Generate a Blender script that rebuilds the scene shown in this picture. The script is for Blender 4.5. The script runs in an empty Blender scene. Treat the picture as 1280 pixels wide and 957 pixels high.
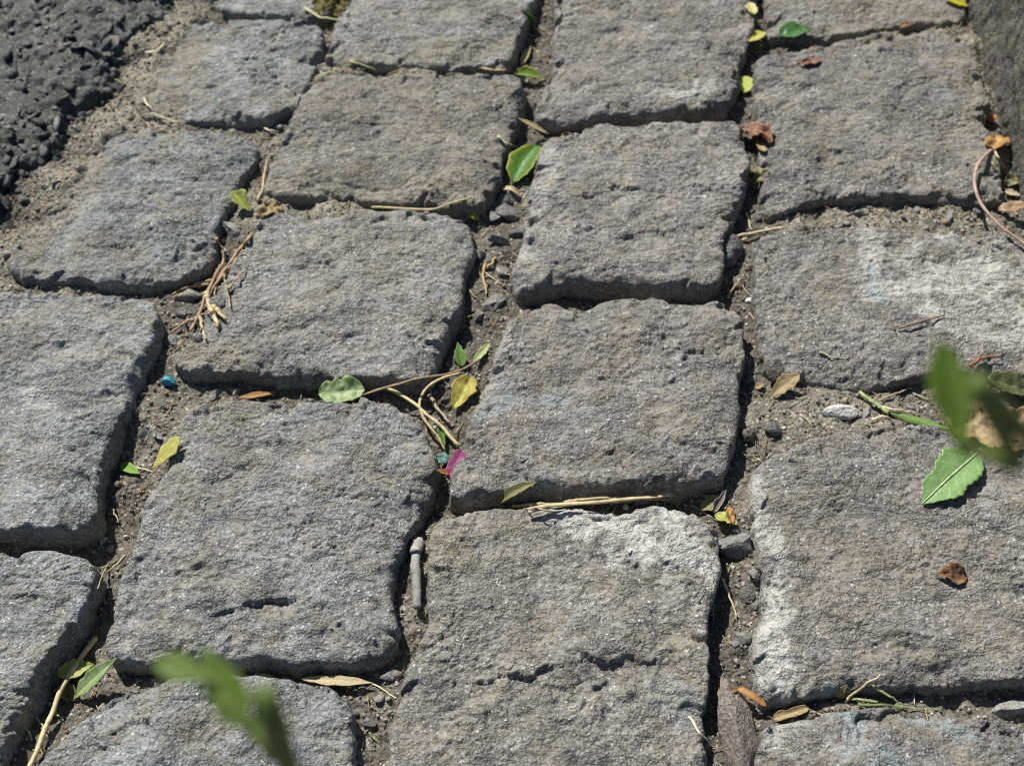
import bpy, math, random
import numpy as np
from mathutils import Vector

# ------------------------------------------------------------------ camera, sky, sun, exposure
sc = bpy.context.scene
F = 1400.0                                   # focal length in photograph pixels (1280 wide)
PITCH = math.atan(1978.0 / F)                # downward tilt, from the vanishing point of the joints
CAM_H = 0.571
SP, CP = math.sin(PITCH), math.cos(PITCH)
cam_data = bpy.data.cameras.new('camera')
cam = bpy.data.objects.new('camera', cam_data)
sc.collection.objects.link(cam)
cam.location = (0, 0, CAM_H)
cam.rotation_euler = (math.pi / 2 - PITCH, 0, 0)
cam_data.sensor_width = 36.0
cam_data.lens = F / 1280.0 * 36.0
cam_data.clip_start = 0.01
cam_data.clip_end = 2000.0
cam_data.dof.use_dof = True
cam_data.dof.focus_distance = 0.62
cam_data.dof.aperture_fstop = 8.6
sc.camera = cam

SUN_AZ = math.radians(-33.0)                 # from straight ahead (+Y) towards the left
SUN_EL = math.radians(47.0)
world = bpy.data.worlds.new('World')
sc.world = world
world.use_nodes = True
wn, wl = world.node_tree.nodes, world.node_tree.links
wn.clear()
sky = wn.new('ShaderNodeTexSky')
sky.sky_type = 'NISHITA'
sky.sun_disc = False
sky.sun_elevation = SUN_EL
sky.sun_rotation = SUN_AZ
bg = wn.new('ShaderNodeBackground')
bg.inputs['Strength'].default_value = 0.05
wo = wn.new('ShaderNodeOutputWorld')
wl.new(sky.outputs['Color'], bg.inputs['Color'])
wl.new(bg.outputs['Background'], wo.inputs['Surface'])

sun_data = bpy.data.lights.new('sun', 'SUN')
sun_data.energy = 5.0
sun_data.angle = math.radians(0.53)
sun_data.color = (1.0, 0.968, 0.890)
sun = bpy.data.objects.new('sun', sun_data)
sc.collection.objects.link(sun)
sdir = Vector((math.sin(SUN_AZ) * math.cos(SUN_EL), math.cos(SUN_AZ) * math.cos(SUN_EL), math.sin(SUN_EL)))
sun.rotation_euler = sdir.to_track_quat('Z', 'Y').to_euler()
sun.location = sdir * 5

sc.view_settings.view_transform = 'Standard'
sc.view_settings.look = 'None'
sc.view_settings.exposure = 0.40
sc.view_settings.gamma = 1.0
sc.view_settings.use_curve_mapping = False
sc.cycles.use_denoising = False
sc.cycles.max_bounces = 6
sc.cycles.filter_width = 1.05

# ------------------------------------------------------------------ helpers
rng = random.Random(7)
nrng = np.random.default_rng(11)
COL = sc.collection


def pray(px, py):
    a, b = (px - 640.0) / F, -(py - 478.5) / F
    return Vector((a, CP + b * SP, -SP + b * CP))


def G(px, py, z=0.0):
    d = pray(px, py)
    t = (z - CAM_H) / d.z
    return Vector((d.x * t, d.y * t, z))


def GA(pts, z=0.0):
    return np.array([G(p[0], p[1], z)[:2] for p in pts])


def pix(P):
    """world arrays (n,3) -> photograph pixels"""
    x, y, z = P[:, 0], P[:, 1], P[:, 2] - CAM_H
    dep = y * CP - z * SP
    return 640 + F * x / dep, 478.5 - F * (y * SP + z * CP) / dep


def _hash(ix, iy, seed):
    h = (ix.astype(np.int64) * 374761393 + iy.astype(np.int64) * 668265263 + seed * 974634777) & 0xFFFFFFFF
    h = ((h ^ (h >> 13)) * 1274126177) & 0xFFFFFFFF
    return ((h ^ (h >> 16)) & 0xFFFF) / 65536.0


def perlin(x, y, seed=0):
    x0, y0 = np.floor(x), np.floor(y)
    fx, fy = x - x0, y - y0
    u = fx * fx * fx * (fx * (fx * 6 - 15) + 10)
    v = fy * fy * fy * (fy * (fy * 6 - 15) + 10)

    def g(dx, dy):
        a = _hash(x0 + dx, y0 + dy, seed) * 2 * np.pi
        return np.cos(a) * (fx - dx) + np.sin(a) * (fy - dy)
    n00, n10, n01, n11 = g(0, 0), g(1, 0), g(0, 1), g(1, 1)
    return 1.5 * ((n00 * (1 - u) + n10 * u) * (1 - v) + (n01 * (1 - u) + n11 * u) * v)


def fbm(x, y, wave, octs, seed=0, gain=0.5):
    s, a, f = 0, 1.0, 1.0 / wave
    for i in range(octs):
        s = s + a * perlin(x * f + 17.3 * i, y * f - 9.1 * i, seed + i * 31)
        a *= gain
        f *= 2.03
    return s


def worley(x, y, wave, seed=0):
    """distance to nearest feature point (F1, F2, cell random)"""
    X, Y = x / wave, y / wave
    x0, y0 = np.floor(X), np.floor(Y)
    f1 = np.full(X.shape, 9.0)
    f2 = np.full(X.shape, 9.0)
    cid = np.zeros(X.shape)
    for i in (-1, 0, 1):
        for j in (-1, 0, 1):
            cx, cy = x0 + i, y0 + j
            d = np.hypot(cx + _hash(cx, cy, seed) - X, cy + _hash(cx, cy, seed + 77) - Y)
            r = _hash(cx, cy, seed + 154)
            m = d < f1
            f2 = np.where(m, f1, np.minimum(f2, d))
            cid = np.where(m, r, cid)
            f1 = np.where(m, d, f1)
    return f1, f2, cid


def sstep(a, b, x):
    t = np.clip((x - a) / (b - a), 0, 1)
    return t * t * (3 - 2 * t)


def chaikin(P, n=2):
    for _ in range(n):
        Q = np.roll(P, -1, axis=0)
        P = np.stack([0.75 * P + 0.25 * Q, 0.25 * P + 0.75 * Q], 1).reshape(-1, 2)
    return P


def spline(P, k=8):
    """closed curve through the traced points"""
    n = len(P)
    out = []
    for i in range(n):
        p0, p1, p2, p3 = P[i - 1], P[i], P[(i + 1) % n], P[(i + 2) % n]
        for j in range(k):
            t = j / k
            cr = 0.5 * (2 * p1 + (p2 - p0) * t + (2 * p0 - 5 * p1 + 4 * p2 - p3) * t * t + (3 * p1 - p0 - 3 * p2 + p3) * t ** 3)
            out.append(0.45 * (p1 * (1 - t) + p2 * t) + 0.55 * cr)
    return np.array(out)


def resample(P, n, closed=True):
    Q = np.vstack([P, P[:1]]) if closed else P
    s = np.concatenate([[0], np.cumsum(np.hypot(*np.diff(Q, axis=0).T))])
    t = np.linspace(0, s[-1], n, endpoint=not closed)
    return np.stack([np.interp(t, s, Q[:, k]) for k in range(Q.shape[1])], 1)


def seg_dist(P, A, B):
    ab = B - A
    t = np.clip(((P - A) @ ab) / max(ab @ ab, 1e-12), 0, 1)
    return np.hypot(*(P - A - t[:, None] * ab).T)


def poly_dist(P, L, closed=False):
    d = np.full(len(P), 1e9)
    n = len(L) if closed else len(L) - 1
    for i in range(n):
        d = np.minimum(d, seg_dist(P, L[i], L[(i + 1) % len(L)]))
    return d


def near_dist(P, Q):
    """distance of points to a dense point set, in chunks"""
    out = np.empty(len(P))
    for i in range(0, len(P), 20000):
        c = P[i:i + 20000]
        d2 = (c[:, :1] - Q[None, :, 0]) ** 2 + (c[:, 1:2] - Q[None, :, 1]) ** 2
        out[i:i + 20000] = np.sqrt(d2.min(1))
    return out


def inside(P, poly):
    x, y = P[:, 0], P[:, 1]
    c = np.zeros(len(P), bool)
    j = len(poly) - 1
    for i in range(len(poly)):
        xi, yi = poly[i]
        xj, yj = poly[j]
        if yi != yj:
            m = ((yi > y) != (yj > y)) & (x < (xj - xi) * (y - yi) / (yj - yi) + xi)
            c ^= m
        j = i
    return c


def mesh_from(name, V, Fc, mat=None, smooth=True):
    """V (n,3) array; Fc: (m,3|4) int array, or list of such arrays"""
    V = np.asarray(V, dtype=np.float32)
    arrs = Fc if isinstance(Fc, list) else [Fc]
    arrs = [np.asarray(a, dtype=np.int32) for a in arrs if len(a)]
    me = bpy.data.meshes.new(name)
    me.vertices.add(len(V))
    me.vertices.foreach_set('co', V.ravel())
    loops = np.concatenate([a.ravel() for a in arrs])
    sizes = np.concatenate([np.full(len(a), a.shape[1], dtype=np.int32) for a in arrs])
    starts = np.concatenate([[0], np.cumsum(sizes)[:-1]]).astype(np.int32)
    me.loops.add(len(loops))
    me.loops.foreach_set('vertex_index', loops)
    me.polygons.add(len(sizes))
    me.polygons.foreach_set('loop_start', starts)
    me.polygons.foreach_set('loop_total', sizes)
    me.update(calc_edges=True)
    if smooth:
        me.polygons.foreach_set('use_smooth', np.ones(len(sizes), dtype=bool))
    if mat:
        me.materials.append(mat)
    return me


def vcol(me, name, arr):
    a = me.attributes.new(name, 'FLOAT_COLOR', 'POINT')
    b = np.ones((len(me.vertices), 4), dtype=np.float32)
    b[:, :arr.shape[1]] = arr
    a.data.foreach_set('color', b.ravel())


def link(name, me, parent=None, color=None):
    o = bpy.data.objects.new(name, me)
    COL.objects.link(o)
    if parent:
        o.parent = parent
    if color:
        o.color = (*color, 1)
    return o


def tag(o, label=None, cat=None, group=None, kind=None):
    if label:
        o['label'] = label
    if cat:
        o['category'] = cat
    if group:
        o['group'] = group
    if kind:
        o['kind'] = kind
    return o


def grid_faces(nx, ny, off=0):
    i = np.arange(nx - 1)[:, None] * ny + np.arange(ny - 1)[None, :]
    return np.stack([i, i + ny, i + ny + 1, i + 1], -1).reshape(-1, 4) + off


# ------------------------------------------------------------------ materials
class NT:
    def __init__(self, name):
        self.m = bpy.data.materials.new(name)
        self.m.use_nodes = True
        self.t = self.m.node_tree
        self.t.nodes.clear()
        self.out = self.t.nodes.new('ShaderNodeOutputMaterial')

    def n(self, typ, ins=None, **kw):
        nd = self.t.nodes.new(typ)
        for k, v in kw.items():
            setattr(nd, k, v)
        for k, v in (ins or {}).items():
            if hasattr(v, 'is_linked'):
                self.t.links.new(v, nd.inputs[k])
            else:
                nd.inputs[k].default_value = v
        return nd

    def ramp(self, fac, stops, interp='LINEAR'):
        nd = self.n('ShaderNodeValToRGB', {'Fac': fac})
        cr = nd.color_ramp
        cr.interpolation = interp
        while len(cr.elements) < len(stops):
            cr.elements.new(0.5)
        for e, (p, c) in zip(cr.elements, stops):
            e.position = p
            e.color = (c, c, c, 1) if not isinstance(c, tuple) else (*c, 1)
        return nd.outputs['Color']

    def mix(self, fac, a, b, mode='MIX'):
        nd = self.n('ShaderNodeMix', data_type='RGBA', blend_type=mode)
        for sock, v in ((nd.inputs[0], fac), (nd.inputs[6], a), (nd.inputs[7], b)):
            if hasattr(v, 'is_linked'):
                self.t.links.new(v, sock)
            elif isinstance(v, tuple):
                sock.default_value = (*v, 1)
            else:
                sock.default_value = v
        return nd.outputs[2]

    def math(self, op, a, b=0.0):
        nd = self.n('ShaderNodeMath', operation=op)
        for s, v in ((nd.inputs[0], a), (nd.inputs[1], b)):
            if hasattr(v, 'is_linked'):
                self.t.links.new(v, s)
            else:
                s.default_value = v
        return nd.outputs[0]

    def noise(self, co, scale, detail=4, rough=0.6, dist=0.0):
        return self.n('ShaderNodeTexNoise', {'Vector': co, 'Scale': scale, 'Detail': detail,
                                             'Roughness': rough, 'Distortion': dist}).outputs['Fac']

    def voro(self, co, scale, out='Distance', **kw):
        return self.n('ShaderNodeTexVoronoi', {'Vector': co, 'Scale': scale}, **kw).outputs[out]

    def finish(self, shader):
        self.t.links.new(shader, self.out.inputs['Surface'])
        return self.m


def stone_material(name, use_obj_color=True, base=(0.2, 0.195, 0.19), marks=True, bump=1.0, speck=1.0):
    N = NT(name)
    co = N.n('ShaderNodeNewGeometry').outputs['Position']
    col = N.n('ShaderNodeObjectInfo').outputs['Color'] if use_obj_color else base
    # mottling of the rock
    n1 = N.noise(co, 22, 3, 0.6)
    c = N.mix(1.0, col, N.ramp(n1, [(0.3, 0.74), (0.7, 1.20)]), 'MULTIPLY')
    n2 = N.noise(co, 160, 5, 0.75)
    c = N.mix(1.0, c, N.ramp(n2, [(0.28, 0.62), (0.5, 1.0), (0.74, 1.38)]), 'MULTIPLY')
    # crystals: dark and pale grains of about a millimetre
    vc = N.voro(co, 950, 'Color')
    sep = N.n('ShaderNodeSeparateColor', {'Color': vc})
    c = N.mix(1.0, c, N.ramp(sep.outputs['Green'], [(0.0, 0.62), (0.35, 0.95), (0.75, 1.03), (1.0, 1.35)]), 'MULTIPLY')
    fine = N.ramp(sep.outputs['Red'], [(0.948, 0.0), (0.972, 0.8 * speck)])
    fine = N.math('MULTIPLY', fine, N.ramp(N.noise(co, 60, 4, 0.7), [(0.36, 0.1), (0.60, 1.0)]))
    c = N.mix(fine, c, (0.64, 0.65, 0.63))
    # ochre dust that has settled in patches
    n3 = N.noise(co, 34, 5, 0.7, 0.6)
    n4 = N.noise(co, 310, 3, 0.65)
    dm = N.math('MULTIPLY', N.ramp(n3, [(0.46, 0.0), (0.64, 0.8)]), N.ramp(n4, [(0.35, 0.1), (0.62, 1.0)]))
    c = N.mix(dm, c, (0.240, 0.212, 0.152))
    rusty = N.ramp(N.noise(co, 75, 4, 0.7, 1.0), [(0.69, 0.0), (0.78, 0.5)])
    c = N.mix(rusty, c, (0.22, 0.15, 0.095))
    if marks:
        at = N.n('ShaderNodeAttribute', attribute_name='marks')
        ms = N.n('ShaderNodeSeparateColor', {'Color': at.outputs['Color']})
        brk = N.ramp(N.noise(co, 210, 5, 0.8), [(0.32, 0.25), (0.52, 1.0)])
        c = N.mix(N.math('MULTIPLY', ms.outputs['Red'], brk), c, (0.48, 0.48, 0.455))       # lime crust
        c = N.mix(N.math('MULTIPLY', ms.outputs['Green'], N.ramp(n4, [(0.25, 0.45), (0.6, 1.0)])), c, (0.250, 0.226, 0.178))  # sand
        c = N.mix(N.math('MULTIPLY', ms.outputs['Blue'], brk), c, (0.29, 0.345, 0.36))      # blue-grey paint trace
    # fine relief: short slits of the cleavage, grains, a little pitting
    mp = N.n('ShaderNodeMapping', {'Vector': co})
    mp.inputs['Rotation'].default_value = (0, 0, math.radians(-17))
    mp.inputs['Scale'].default_value = (0.42, 1.0, 1.0)
    b0 = N.noise(mp.outputs['Vector'], 430, 4, 0.72)
    slit = N.ramp(b0, [(0.30, 0.0), (0.44, 0.75), (0.75, 1.0)])
    b1 = N.noise(co, 800, 3, 0.7)
    b2 = N.voro(co, 640, 'Distance')
    h = N.math('ADD', N.math('MULTIPLY', slit, 1.0), N.math('ADD', N.math('MULTIPLY', b1, 0.55), N.math('MULTIPLY', b2, 0.5)))
    h = N.math('MULTIPLY', h, N.ramp(N.noise(co, 38, 3, 0.6), [(0.38, 0.42), (0.60, 1.0)]))
    bp = N.n('ShaderNodeBump', {'Strength': min(1.0, 1.0 * bump), 'Distance': 0.0021, 'Height': h})
    ro = N.ramp(sep.outputs['Blue'], [(0.0, 0.42), (0.12, 0.75), (1.0, 0.92)])
    p = N.n('ShaderNodeBsdfPrincipled', {'Base Color': c, 'Roughness': ro, 'Normal': bp.outputs['Normal']})
    p.inputs['Specular IOR Level'].default_value = 0.42
    return N.finish(p.outputs['BSDF'])


def soil_material():
    N = NT('joint_soil')
    co = N.n('ShaderNodeNewGeometry').outputs['Position']
    at = N.n('ShaderNodeAttribute', attribute_name='soil')
    ms = N.n('ShaderNodeSeparateColor', {'Color': at.outputs['Color']})
    c = N.mix(ms.outputs['Red'], (0.120, 0.108, 0.090), (0.262, 0.240, 0.192))
    vc = N.voro(co, 620, 'Color')
    sep = N.n('ShaderNodeSeparateColor', {'Color': vc})
    c = N.mix(1.0, c, N.ramp(sep.outputs['Red'], [(0.0, 0.55), (0.4, 0.95), (0.8, 1.05), (1.0, 1.6)]), 'MULTIPLY')
    c = N.mix(1.0, c, N.ramp(N.noise(co, 90, 5, 0.7), [(0.3, 0.7), (0.7, 1.25)]), 'MULTIPLY')
    c = N.mix(N.ramp(sep.outputs['Green'], [(0.95, 0.0), (0.97, 0.7)]), c, (0.5, 0.47, 0.42))
    c = N.mix(N.ramp(sep.outputs['Blue'], [(0.93, 0.0), (0.96, 0.6)]), c, (0.05, 0.045, 0.04))
    h = N.math('ADD', N.noise(co, 520, 5, 0.75), N.voro(co, 430, 'Distance'))
    bp = N.n('ShaderNodeBump', {'Strength': 0.9, 'Distance': 0.0013, 'Height': h})
    p = N.n('ShaderNodeBsdfPrincipled', {'Base Color': c, 'Roughness': 0.93, 'Normal': bp.outputs['Normal']})
    p.inputs['Specular IOR Level'].default_value = 0.25
    return N.finish(p.outputs['BSDF'])


def vert_color_material(name, rough=0.85, spec=0.35, bump=0.6):
    N = NT(name)
    co = N.n('ShaderNodeNewGeometry').outputs['Position']
    at = N.n('ShaderNodeAttribute', attribute_name='tint')
    c = N.mix(1.0, at.outputs['Color'], N.ramp(N.noise(co, 420, 5, 0.75), [(0.3, 0.6), (0.7, 1.4)]), 'MULTIPLY')
    bp = N.n('ShaderNodeBump', {'Strength': bump, 'Distance': 0.001, 'Height': N.noise(co, 800, 4, 0.7)})
    p = N.n('ShaderNodeBsdfPrincipled', {'Base Color': c, 'Roughness': rough, 'Normal': bp.outputs['Normal']})
    p.inputs['Specular IOR Level'].default_value = spec
    return N.finish(p.outputs['BSDF'])


def asphalt_material():
    N = NT('asphalt')
    co = N.n('ShaderNodeNewGeometry').outputs['Position']
    c = N.mix(N.ramp(N.noise(co, 120, 5, 0.7), [(0.35, 0.0), (0.7, 1.0)]), (0.022, 0.023, 0.023), (0.070, 0.072, 0.070))
    dust = N.ramp(N.noise(co, 210, 4, 0.75), [(0.58, 0.0), (0.72, 0.55)])
    c = N.mix(dust, c, (0.16, 0.15, 0.13))
    sep = N.n('ShaderNodeSeparateColor', {'Color': N.voro(co, 700, 'Color')})
    c = N.mix(N.ramp(sep.outputs['Red'], [(0.95, 0.0), (0.97, 0.55)]), c, (0.4, 0.4, 0.39))
    bp = N.n('ShaderNodeBump', {'Strength': 0.9, 'Distance': 0.0014, 'Height': N.noise(co, 480, 5, 0.75)})
    p = N.n('ShaderNodeBsdfPrincipled', {'Base Color': c, 'Roughness': N.ramp(N.noise(co, 300, 3, 0.6), [(0.3, 0.42), (0.7, 0.8)]),
                                         'Normal': bp.outputs['Normal']})
    p.inputs['Specular IOR Level'].default_value = 0.5
    return N.finish(p.outputs['BSDF'])


_lm = {}


def leaf_material(center, edge, spots=None, trans=0.35, rough=0.45, sharp=0.6, dust=0.28):
    key = (center, edge, spots, trans, rough, sharp, dust)
    if key in _lm:
        return _lm[key]
    N = NT('leaf')
    uv = N.n('ShaderNodeUVMap', uv_map='UVMap').outputs['UV']
    co = N.n('ShaderNodeNewGeometry').outputs['Position']
    s = N.n('ShaderNodeSeparateXYZ', {'Vector': uv})
    e = N.math('ABSOLUTE', N.math('SUBTRACT', N.math('MULTIPLY', s.outputs['Y'], 2.0), 1.0))
    wob = N.math('ADD', e, N.math('MULTIPLY', N.math('SUBTRACT', N.noise(co, 140, 4, 0.65), 0.5), 0.9))
    c = N.mix(N.ramp(wob, [(max(0, sharp - 0.25), 0.0), (min(1, sharp + 0.3), 1.0)]), center, edge)
    if spots:
        c = N.mix(N.ramp(N.noise(co, 190, 3, 0.6), [(0.52, 0.0), (0.64, 0.9)]), c, spots)
    # side veins and midrib, slightly paler
    ph = N.math('SINE', N.math('MULTIPLY', N.math('ADD', s.outputs['X'], N.math('MULTIPLY', e, -0.22)), 48.0))
    vein = N.ramp(ph, [(0.80, 0.0), (1.0, 0.16)])
    mid = N.ramp(e, [(0.03, 0.55), (0.10, 0.0)])
    c = N.mix(N.math('MAXIMUM', vein, mid), c, tuple(min(1.0, k * 1.6 + 0.03) for k in center))
    c = N.mix(1.0, c, N.ramp(N.noise(co, 700, 4, 0.7), [(0.3, 0.75), (0.7, 1.2)]), 'MULTIPLY')
    c = N.mix(N.ramp(N.noise(co, 330, 5, 0.75), [(0.52, 0.0), (0.72, dust)]), c, (0.24, 0.22, 0.17))
    c = N.mix(N.ramp(N.noise(co, 520, 2, 0.6), [(0.70, 0.0), (0.74, 0.7)]), c, (0.10, 0.07, 0.03))
    bp = N.n('ShaderNodeBump', {'Strength': 0.5, 'Distance': 0.0006, 'Height': N.math('ADD', vein, N.noise(co, 420, 4, 0.65))})
    p = N.n('ShaderNodeBsdfPrincipled', {'Base Color': c, 'Roughness': rough, 'Normal': bp.outputs['Normal']})
    tr = N.n('ShaderNodeBsdfTranslucent', {'Color': c, 'Normal': bp.outputs['Normal']})
    mx = N.n('ShaderNodeMixShader', {0: trans, 1: p.outputs['BSDF'], 2: tr.outputs['BSDF']})
    _lm[key] = N.finish(mx.outputs['Shader'])
    return _lm[key]


_sm = {}


def straw_material(col, rough=0.6, var=0.45):
    if (col, rough) in _sm:
        return _sm[(col, rough)]
    N = NT('straw')
    co = N.n('ShaderNodeNewGeometry').outputs['Position']
    c = N.mix(1.0, col, N.ramp(N.noise(co, 180, 5, 0.75), [(0.3, 1 - var), (0.7, 1 + var)]), 'MULTIPLY')
    bp = N.n('ShaderNodeBump', {'Strength': 0.5, 'Distance': 0.0005, 'Height': N.noise(co, 900, 3, 0.6)})
    p = N.n('ShaderNodeBsdfPrincipled', {'Base Color': c, 'Roughness': rough, 'Normal': bp.outputs['Normal']})
    _sm[(col, rough)] = N.finish(p.outputs['BSDF'])
    return _sm[(col, rough)]


M_STONE = stone_material('basalt_sett')
M_PEBBLE = stone_material('pebble_stone', marks=False, bump=0.9, speck=0.25)
M_KERB = stone_material('kerb_stone', marks=False, bump=1.0, speck=0.5)
M_SOIL = soil_material()
M_GRIT = vert_color_material('grit')
M_ASPH = asphalt_material()

# ------------------------------------------------------------------ the setts, traced on the photograph
# (outline in photograph pixels on the plane of the paving, colour, height mm, tilt (x, y), dome mm, edge radius mm)
BLUE = (0.224, 0.233, 0.237)
GREY = (0.224, 0.222, 0.214)
WARM = (0.217, 0.208, 0.195)
MAUV = (0.210, 0.199, 0.192)
STONES = [
    ('a0', [(255, -70), (440, -70), (413, 8), (396, 20), (330, 17), (275, 9), (250, -20)], BLUE, -2, (0, 0), 2, 6),
    ('a1', [(240, 26), (330, 22), (394, 28), (406, 48), (390, 95), (364, 138), (332, 151), (250, 150), (180, 146), (170, 120), (205, 60)], BLUE, -2, (0.01, 0), 2, 6),
    ('a2', [(150, 162), (300, 165), (321, 180), (300, 232), (273, 280), (268, 312), (226, 345), (120, 350), (25, 346), (8, 322), (60, 262), (105, 200)], BLUE, -1, (0, 0), 2.5, 7),
    ('a3', [(-150, 372), (0, 360), (90, 364), (178, 374), (197, 390), (191, 430), (166, 488), (142, 540), (122, 600), (116, 644), (96, 660), (30, 662), (-60, 658), (-220, 655)], BLUE, 1, (0, 0), 2.5, 7),
    ('a4', [(-240, 692), (0, 689), (70, 690), (110, 702), (117, 728), (87, 780), (56, 830), (30, 880), (4, 932), (-40, 1010), (-300, 1020)], BLUE, 1, (0, 0), 2.5, 7),
    ('b0', [(455, -70), (690, -70), (660, 15), (648, 58), (630, 80), (560, 83), (500, 80), (440, 82), (406, 70), (420, 35)], GREY, 0, (0, 0), 2.5, 6),
    ('b1', [(398, 94), (470, 91), (560, 90), (638, 93), (657, 110), (650, 150), (632, 190), (622, 226), (604, 252), (540, 254), (430, 246), (345, 244), (328, 228), (350, 170), (374, 120)], WARM, 0, (0, 0), 3, 7),
    ('b2', [(310, 288), (350, 266), (450, 261), (560, 265), (588, 275), (592, 310), (576, 370), (558, 420), (546, 456), (518, 470), (430, 472), (330, 466), (240, 462), (212, 448), (248, 410), (280, 350)], GREY, 1, (0, 0), 3, 7),
    ('b3', [(240, 512), (290, 501), (380, 500), (470, 499), (515, 512), (537, 550), (545, 588), (522, 648), (500, 698), (489, 742), (497, 778), (492, 806), (460, 824), (380, 827), (300, 822), (200, 826), (142, 820), (128, 798), (145, 740), (165, 680), (187, 610), (213, 552)], (0.208, 0.210, 0.210), 2, (0, 0), 3, 8),
    ('b4', [(140, 872), (200, 845), (300, 838), (400, 849), (430, 872), (441, 930), (436, 990), (430, 1100), (10, 1100), (40, 962), (88, 906)], BLUE, 1, (0, 0), 3, 7),
    ('c0', [(712, -70), (952, -70), (946, 0), (931, 70), (921, 113), (908, 132), (860, 134), (790, 140), (720, 145), (682, 150), (667, 138), (690, 80), (692, 30)], MAUV, 2, (0, 0), 3, 7),
    ('c1', [(690, 166), (750, 152), (850, 147), (925, 154), (938, 185), (931, 240), (908, 296), (905, 338), (893, 356), (820, 353), (740, 348), (690, 352), (652, 360), (639, 342), (650, 300), (664, 240), (672, 190)], MAUV, 3, (0, 0), 4, 9),
    ('c2', [(648, 388), (690, 378), (726, 387), (760, 374), (830, 371), (900, 379), (928, 400), (931, 440), (926, 500), (918, 558), (904, 590), (868, 603), (820, 604), (740, 606), (640, 609), (590, 624), (564, 618), (568, 580), (590, 520), (614, 450), (630, 406)], MAUV, 3, (0, 0), 3.5, 8),
    ('c3', [(545, 652), (620, 636), (720, 632), (820, 629), (870, 640), (898, 664), (901, 720), (884, 790), (890, 850), (878, 900), (886, 960), (880, 1090), (478, 1090), (484, 930), (500, 860), (530, 790), (534, 700)], WARM, 2, (0, 0), 3, 8),
    ('d0', [(968, -70), (1215, -70), (1212, 6), (1196, 26), (1130, 34), (1050, 44), (1000, 48), (962, 42), (958, 15)], WARM, -3, (0, 0), 2, 6),
    ('d1', [(946, 72), (1000, 57), (1100, 43), (1195, 39), (1222, 58), (1234, 120), (1246, 190), (1254, 243), (1200, 250), (1120, 246), (1040, 247), (990, 259), (962, 267), (953, 248), (949, 150)], MAUV, 1, (0, 0), 3, 6),
    ('d2', [(945, 302), (980, 285), (1060, 284), (1180, 288), (1290, 300), (1380, 312), (1400, 470), (1280, 466), (1200, 464), (1130, 472), (1080, 484), (1020, 472), (975, 462), (955, 438), (946, 380)], MAUV, 0, (0, 0), 2.5, 6),
    ('d3', [(942, 584), (990, 556), (1050, 535), (1150, 528), (1280, 546), (1410, 562), (1440, 862), (1280, 852), (1150, 858), (1050, 860), (990, 872), (950, 872), (946, 800), (956, 730), (944, 650)], MAUV, 1, (0, 0), 4, 9),
    ('d4', [(955, 916), (1010, 890), (1080, 880), (1180, 891), (1280, 906), (1440, 922), (1440, 1090), (946, 1090)], MAUV, 0, (0, 0), 3, 7),
]

# stains and crusts with shapes of their own: (channel, polyline px, width px, strength)
MARKS = [
    (0, [(700, 640), (770, 665), (840, 700), (900, 715)], 26, 1.0), (0, [(820, 640), (850, 690)], 30, 0.9), (0, [(760, 645), (830, 640)], 22, 0.7),
    (0, [(1150, 350), (1230, 345), (1290, 360)], 60, 0.8), (0, [(1090, 295), (1085, 330), (1095, 370)], 20, 0.6), (0, [(1200, 400), (1270, 390)], 45, 0.6),
    (0, [(950, 650), (975, 700), (968, 760), (972, 850)], 16, 1.0), (0, [(944, 600), (952, 650)], 14, 0.7), (0, [(955, 780), (955, 850)], 20, 0.7),
    (0, [(850, 118), (885, 115)], 16, 0.9), (0, [(965, 905), (1010, 900)], 25, 0.5),
    (0, [(690, 200), (672, 260), (655, 320)], 16, 0.5), (0, [(640, 420), (600, 500)], 14, 0.35),
    (0, [(1240, 640), (1300, 720)], 30, 0.25), (0, [(50, 500), (40, 490)], 14, 0.6),
    (2, [(1090, 340), (1088, 362), (1104, 380)], 7, 1.0), (2, [(600, 525), (640, 505), (700, 500)], 8, 0.7), (2, [(640, 480), (600, 520)], 12, 0.4),
    (2, [(730, 520), (800, 550), (850, 570)], 10, 0.35), (2, [(1060, 885), (1070, 930), (1110, 957)], 20, 0.75), (2, [(1140, 890), (1200, 910), (1240, 925)], 10, 0.7),
    (2, [(985, 20), (1040, 18)], 18, 0.35), (2, [(1170, 120), (1200, 125)], 14, 0.4), (2, [(840, 870), (870, 900)], 22, 0.35), (2, [(640, 610), (700, 590)], 14, 0.35),
    (1, [(180, 30), (200, 80), (170, 140)], 70, 1.0), (1, [(240, 60), (215, 110)], 45, 0.8), (1, [(300, 150), (400, 95)], 30, 0.4), (1, [(110, 200), (30, 320)], 34, 0.9),
    (1, [(340, 235), (480, 245), (600, 225)], 40, 0.7), (1, [(420, 100), (560, 98)], 34, 0.5), (1, [(520, 150), (560, 190)], 70, 0.3),
    (1, [(430, 78), (520, 70), (630, 60)], 26, 0.6), (1, [(1040, 15), (1180, 15)], 50, 0.8), (1, [(1205, 80), (1228, 200)], 30, 0.8), (1, [(1000, 60), (1190, 45)], 18, 0.5),
    (1, [(720, 20), (740, 100)], 40, 0.3), (1, [(800, 840), (880, 850)], 30, 0.35), (1, [(1000, 680), (1050, 760)], 70, 0.3), (1, [(1150, 700), (1250, 780)], 80, 0.25),
    (1, [(560, 680), (660, 650)], 30, 0.5), (1, [(250, 620), (330, 560)], 40, 0.25), (1, [(220, 440), (300, 455)], 22, 0.7), (1, [(430, 330), (500, 300)], 60, 0.25),
    (1, [(700, 450), (760, 470)], 60, 0.2), (1, [(90, 420), (40, 430)], 40, 0.3),
]
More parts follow.
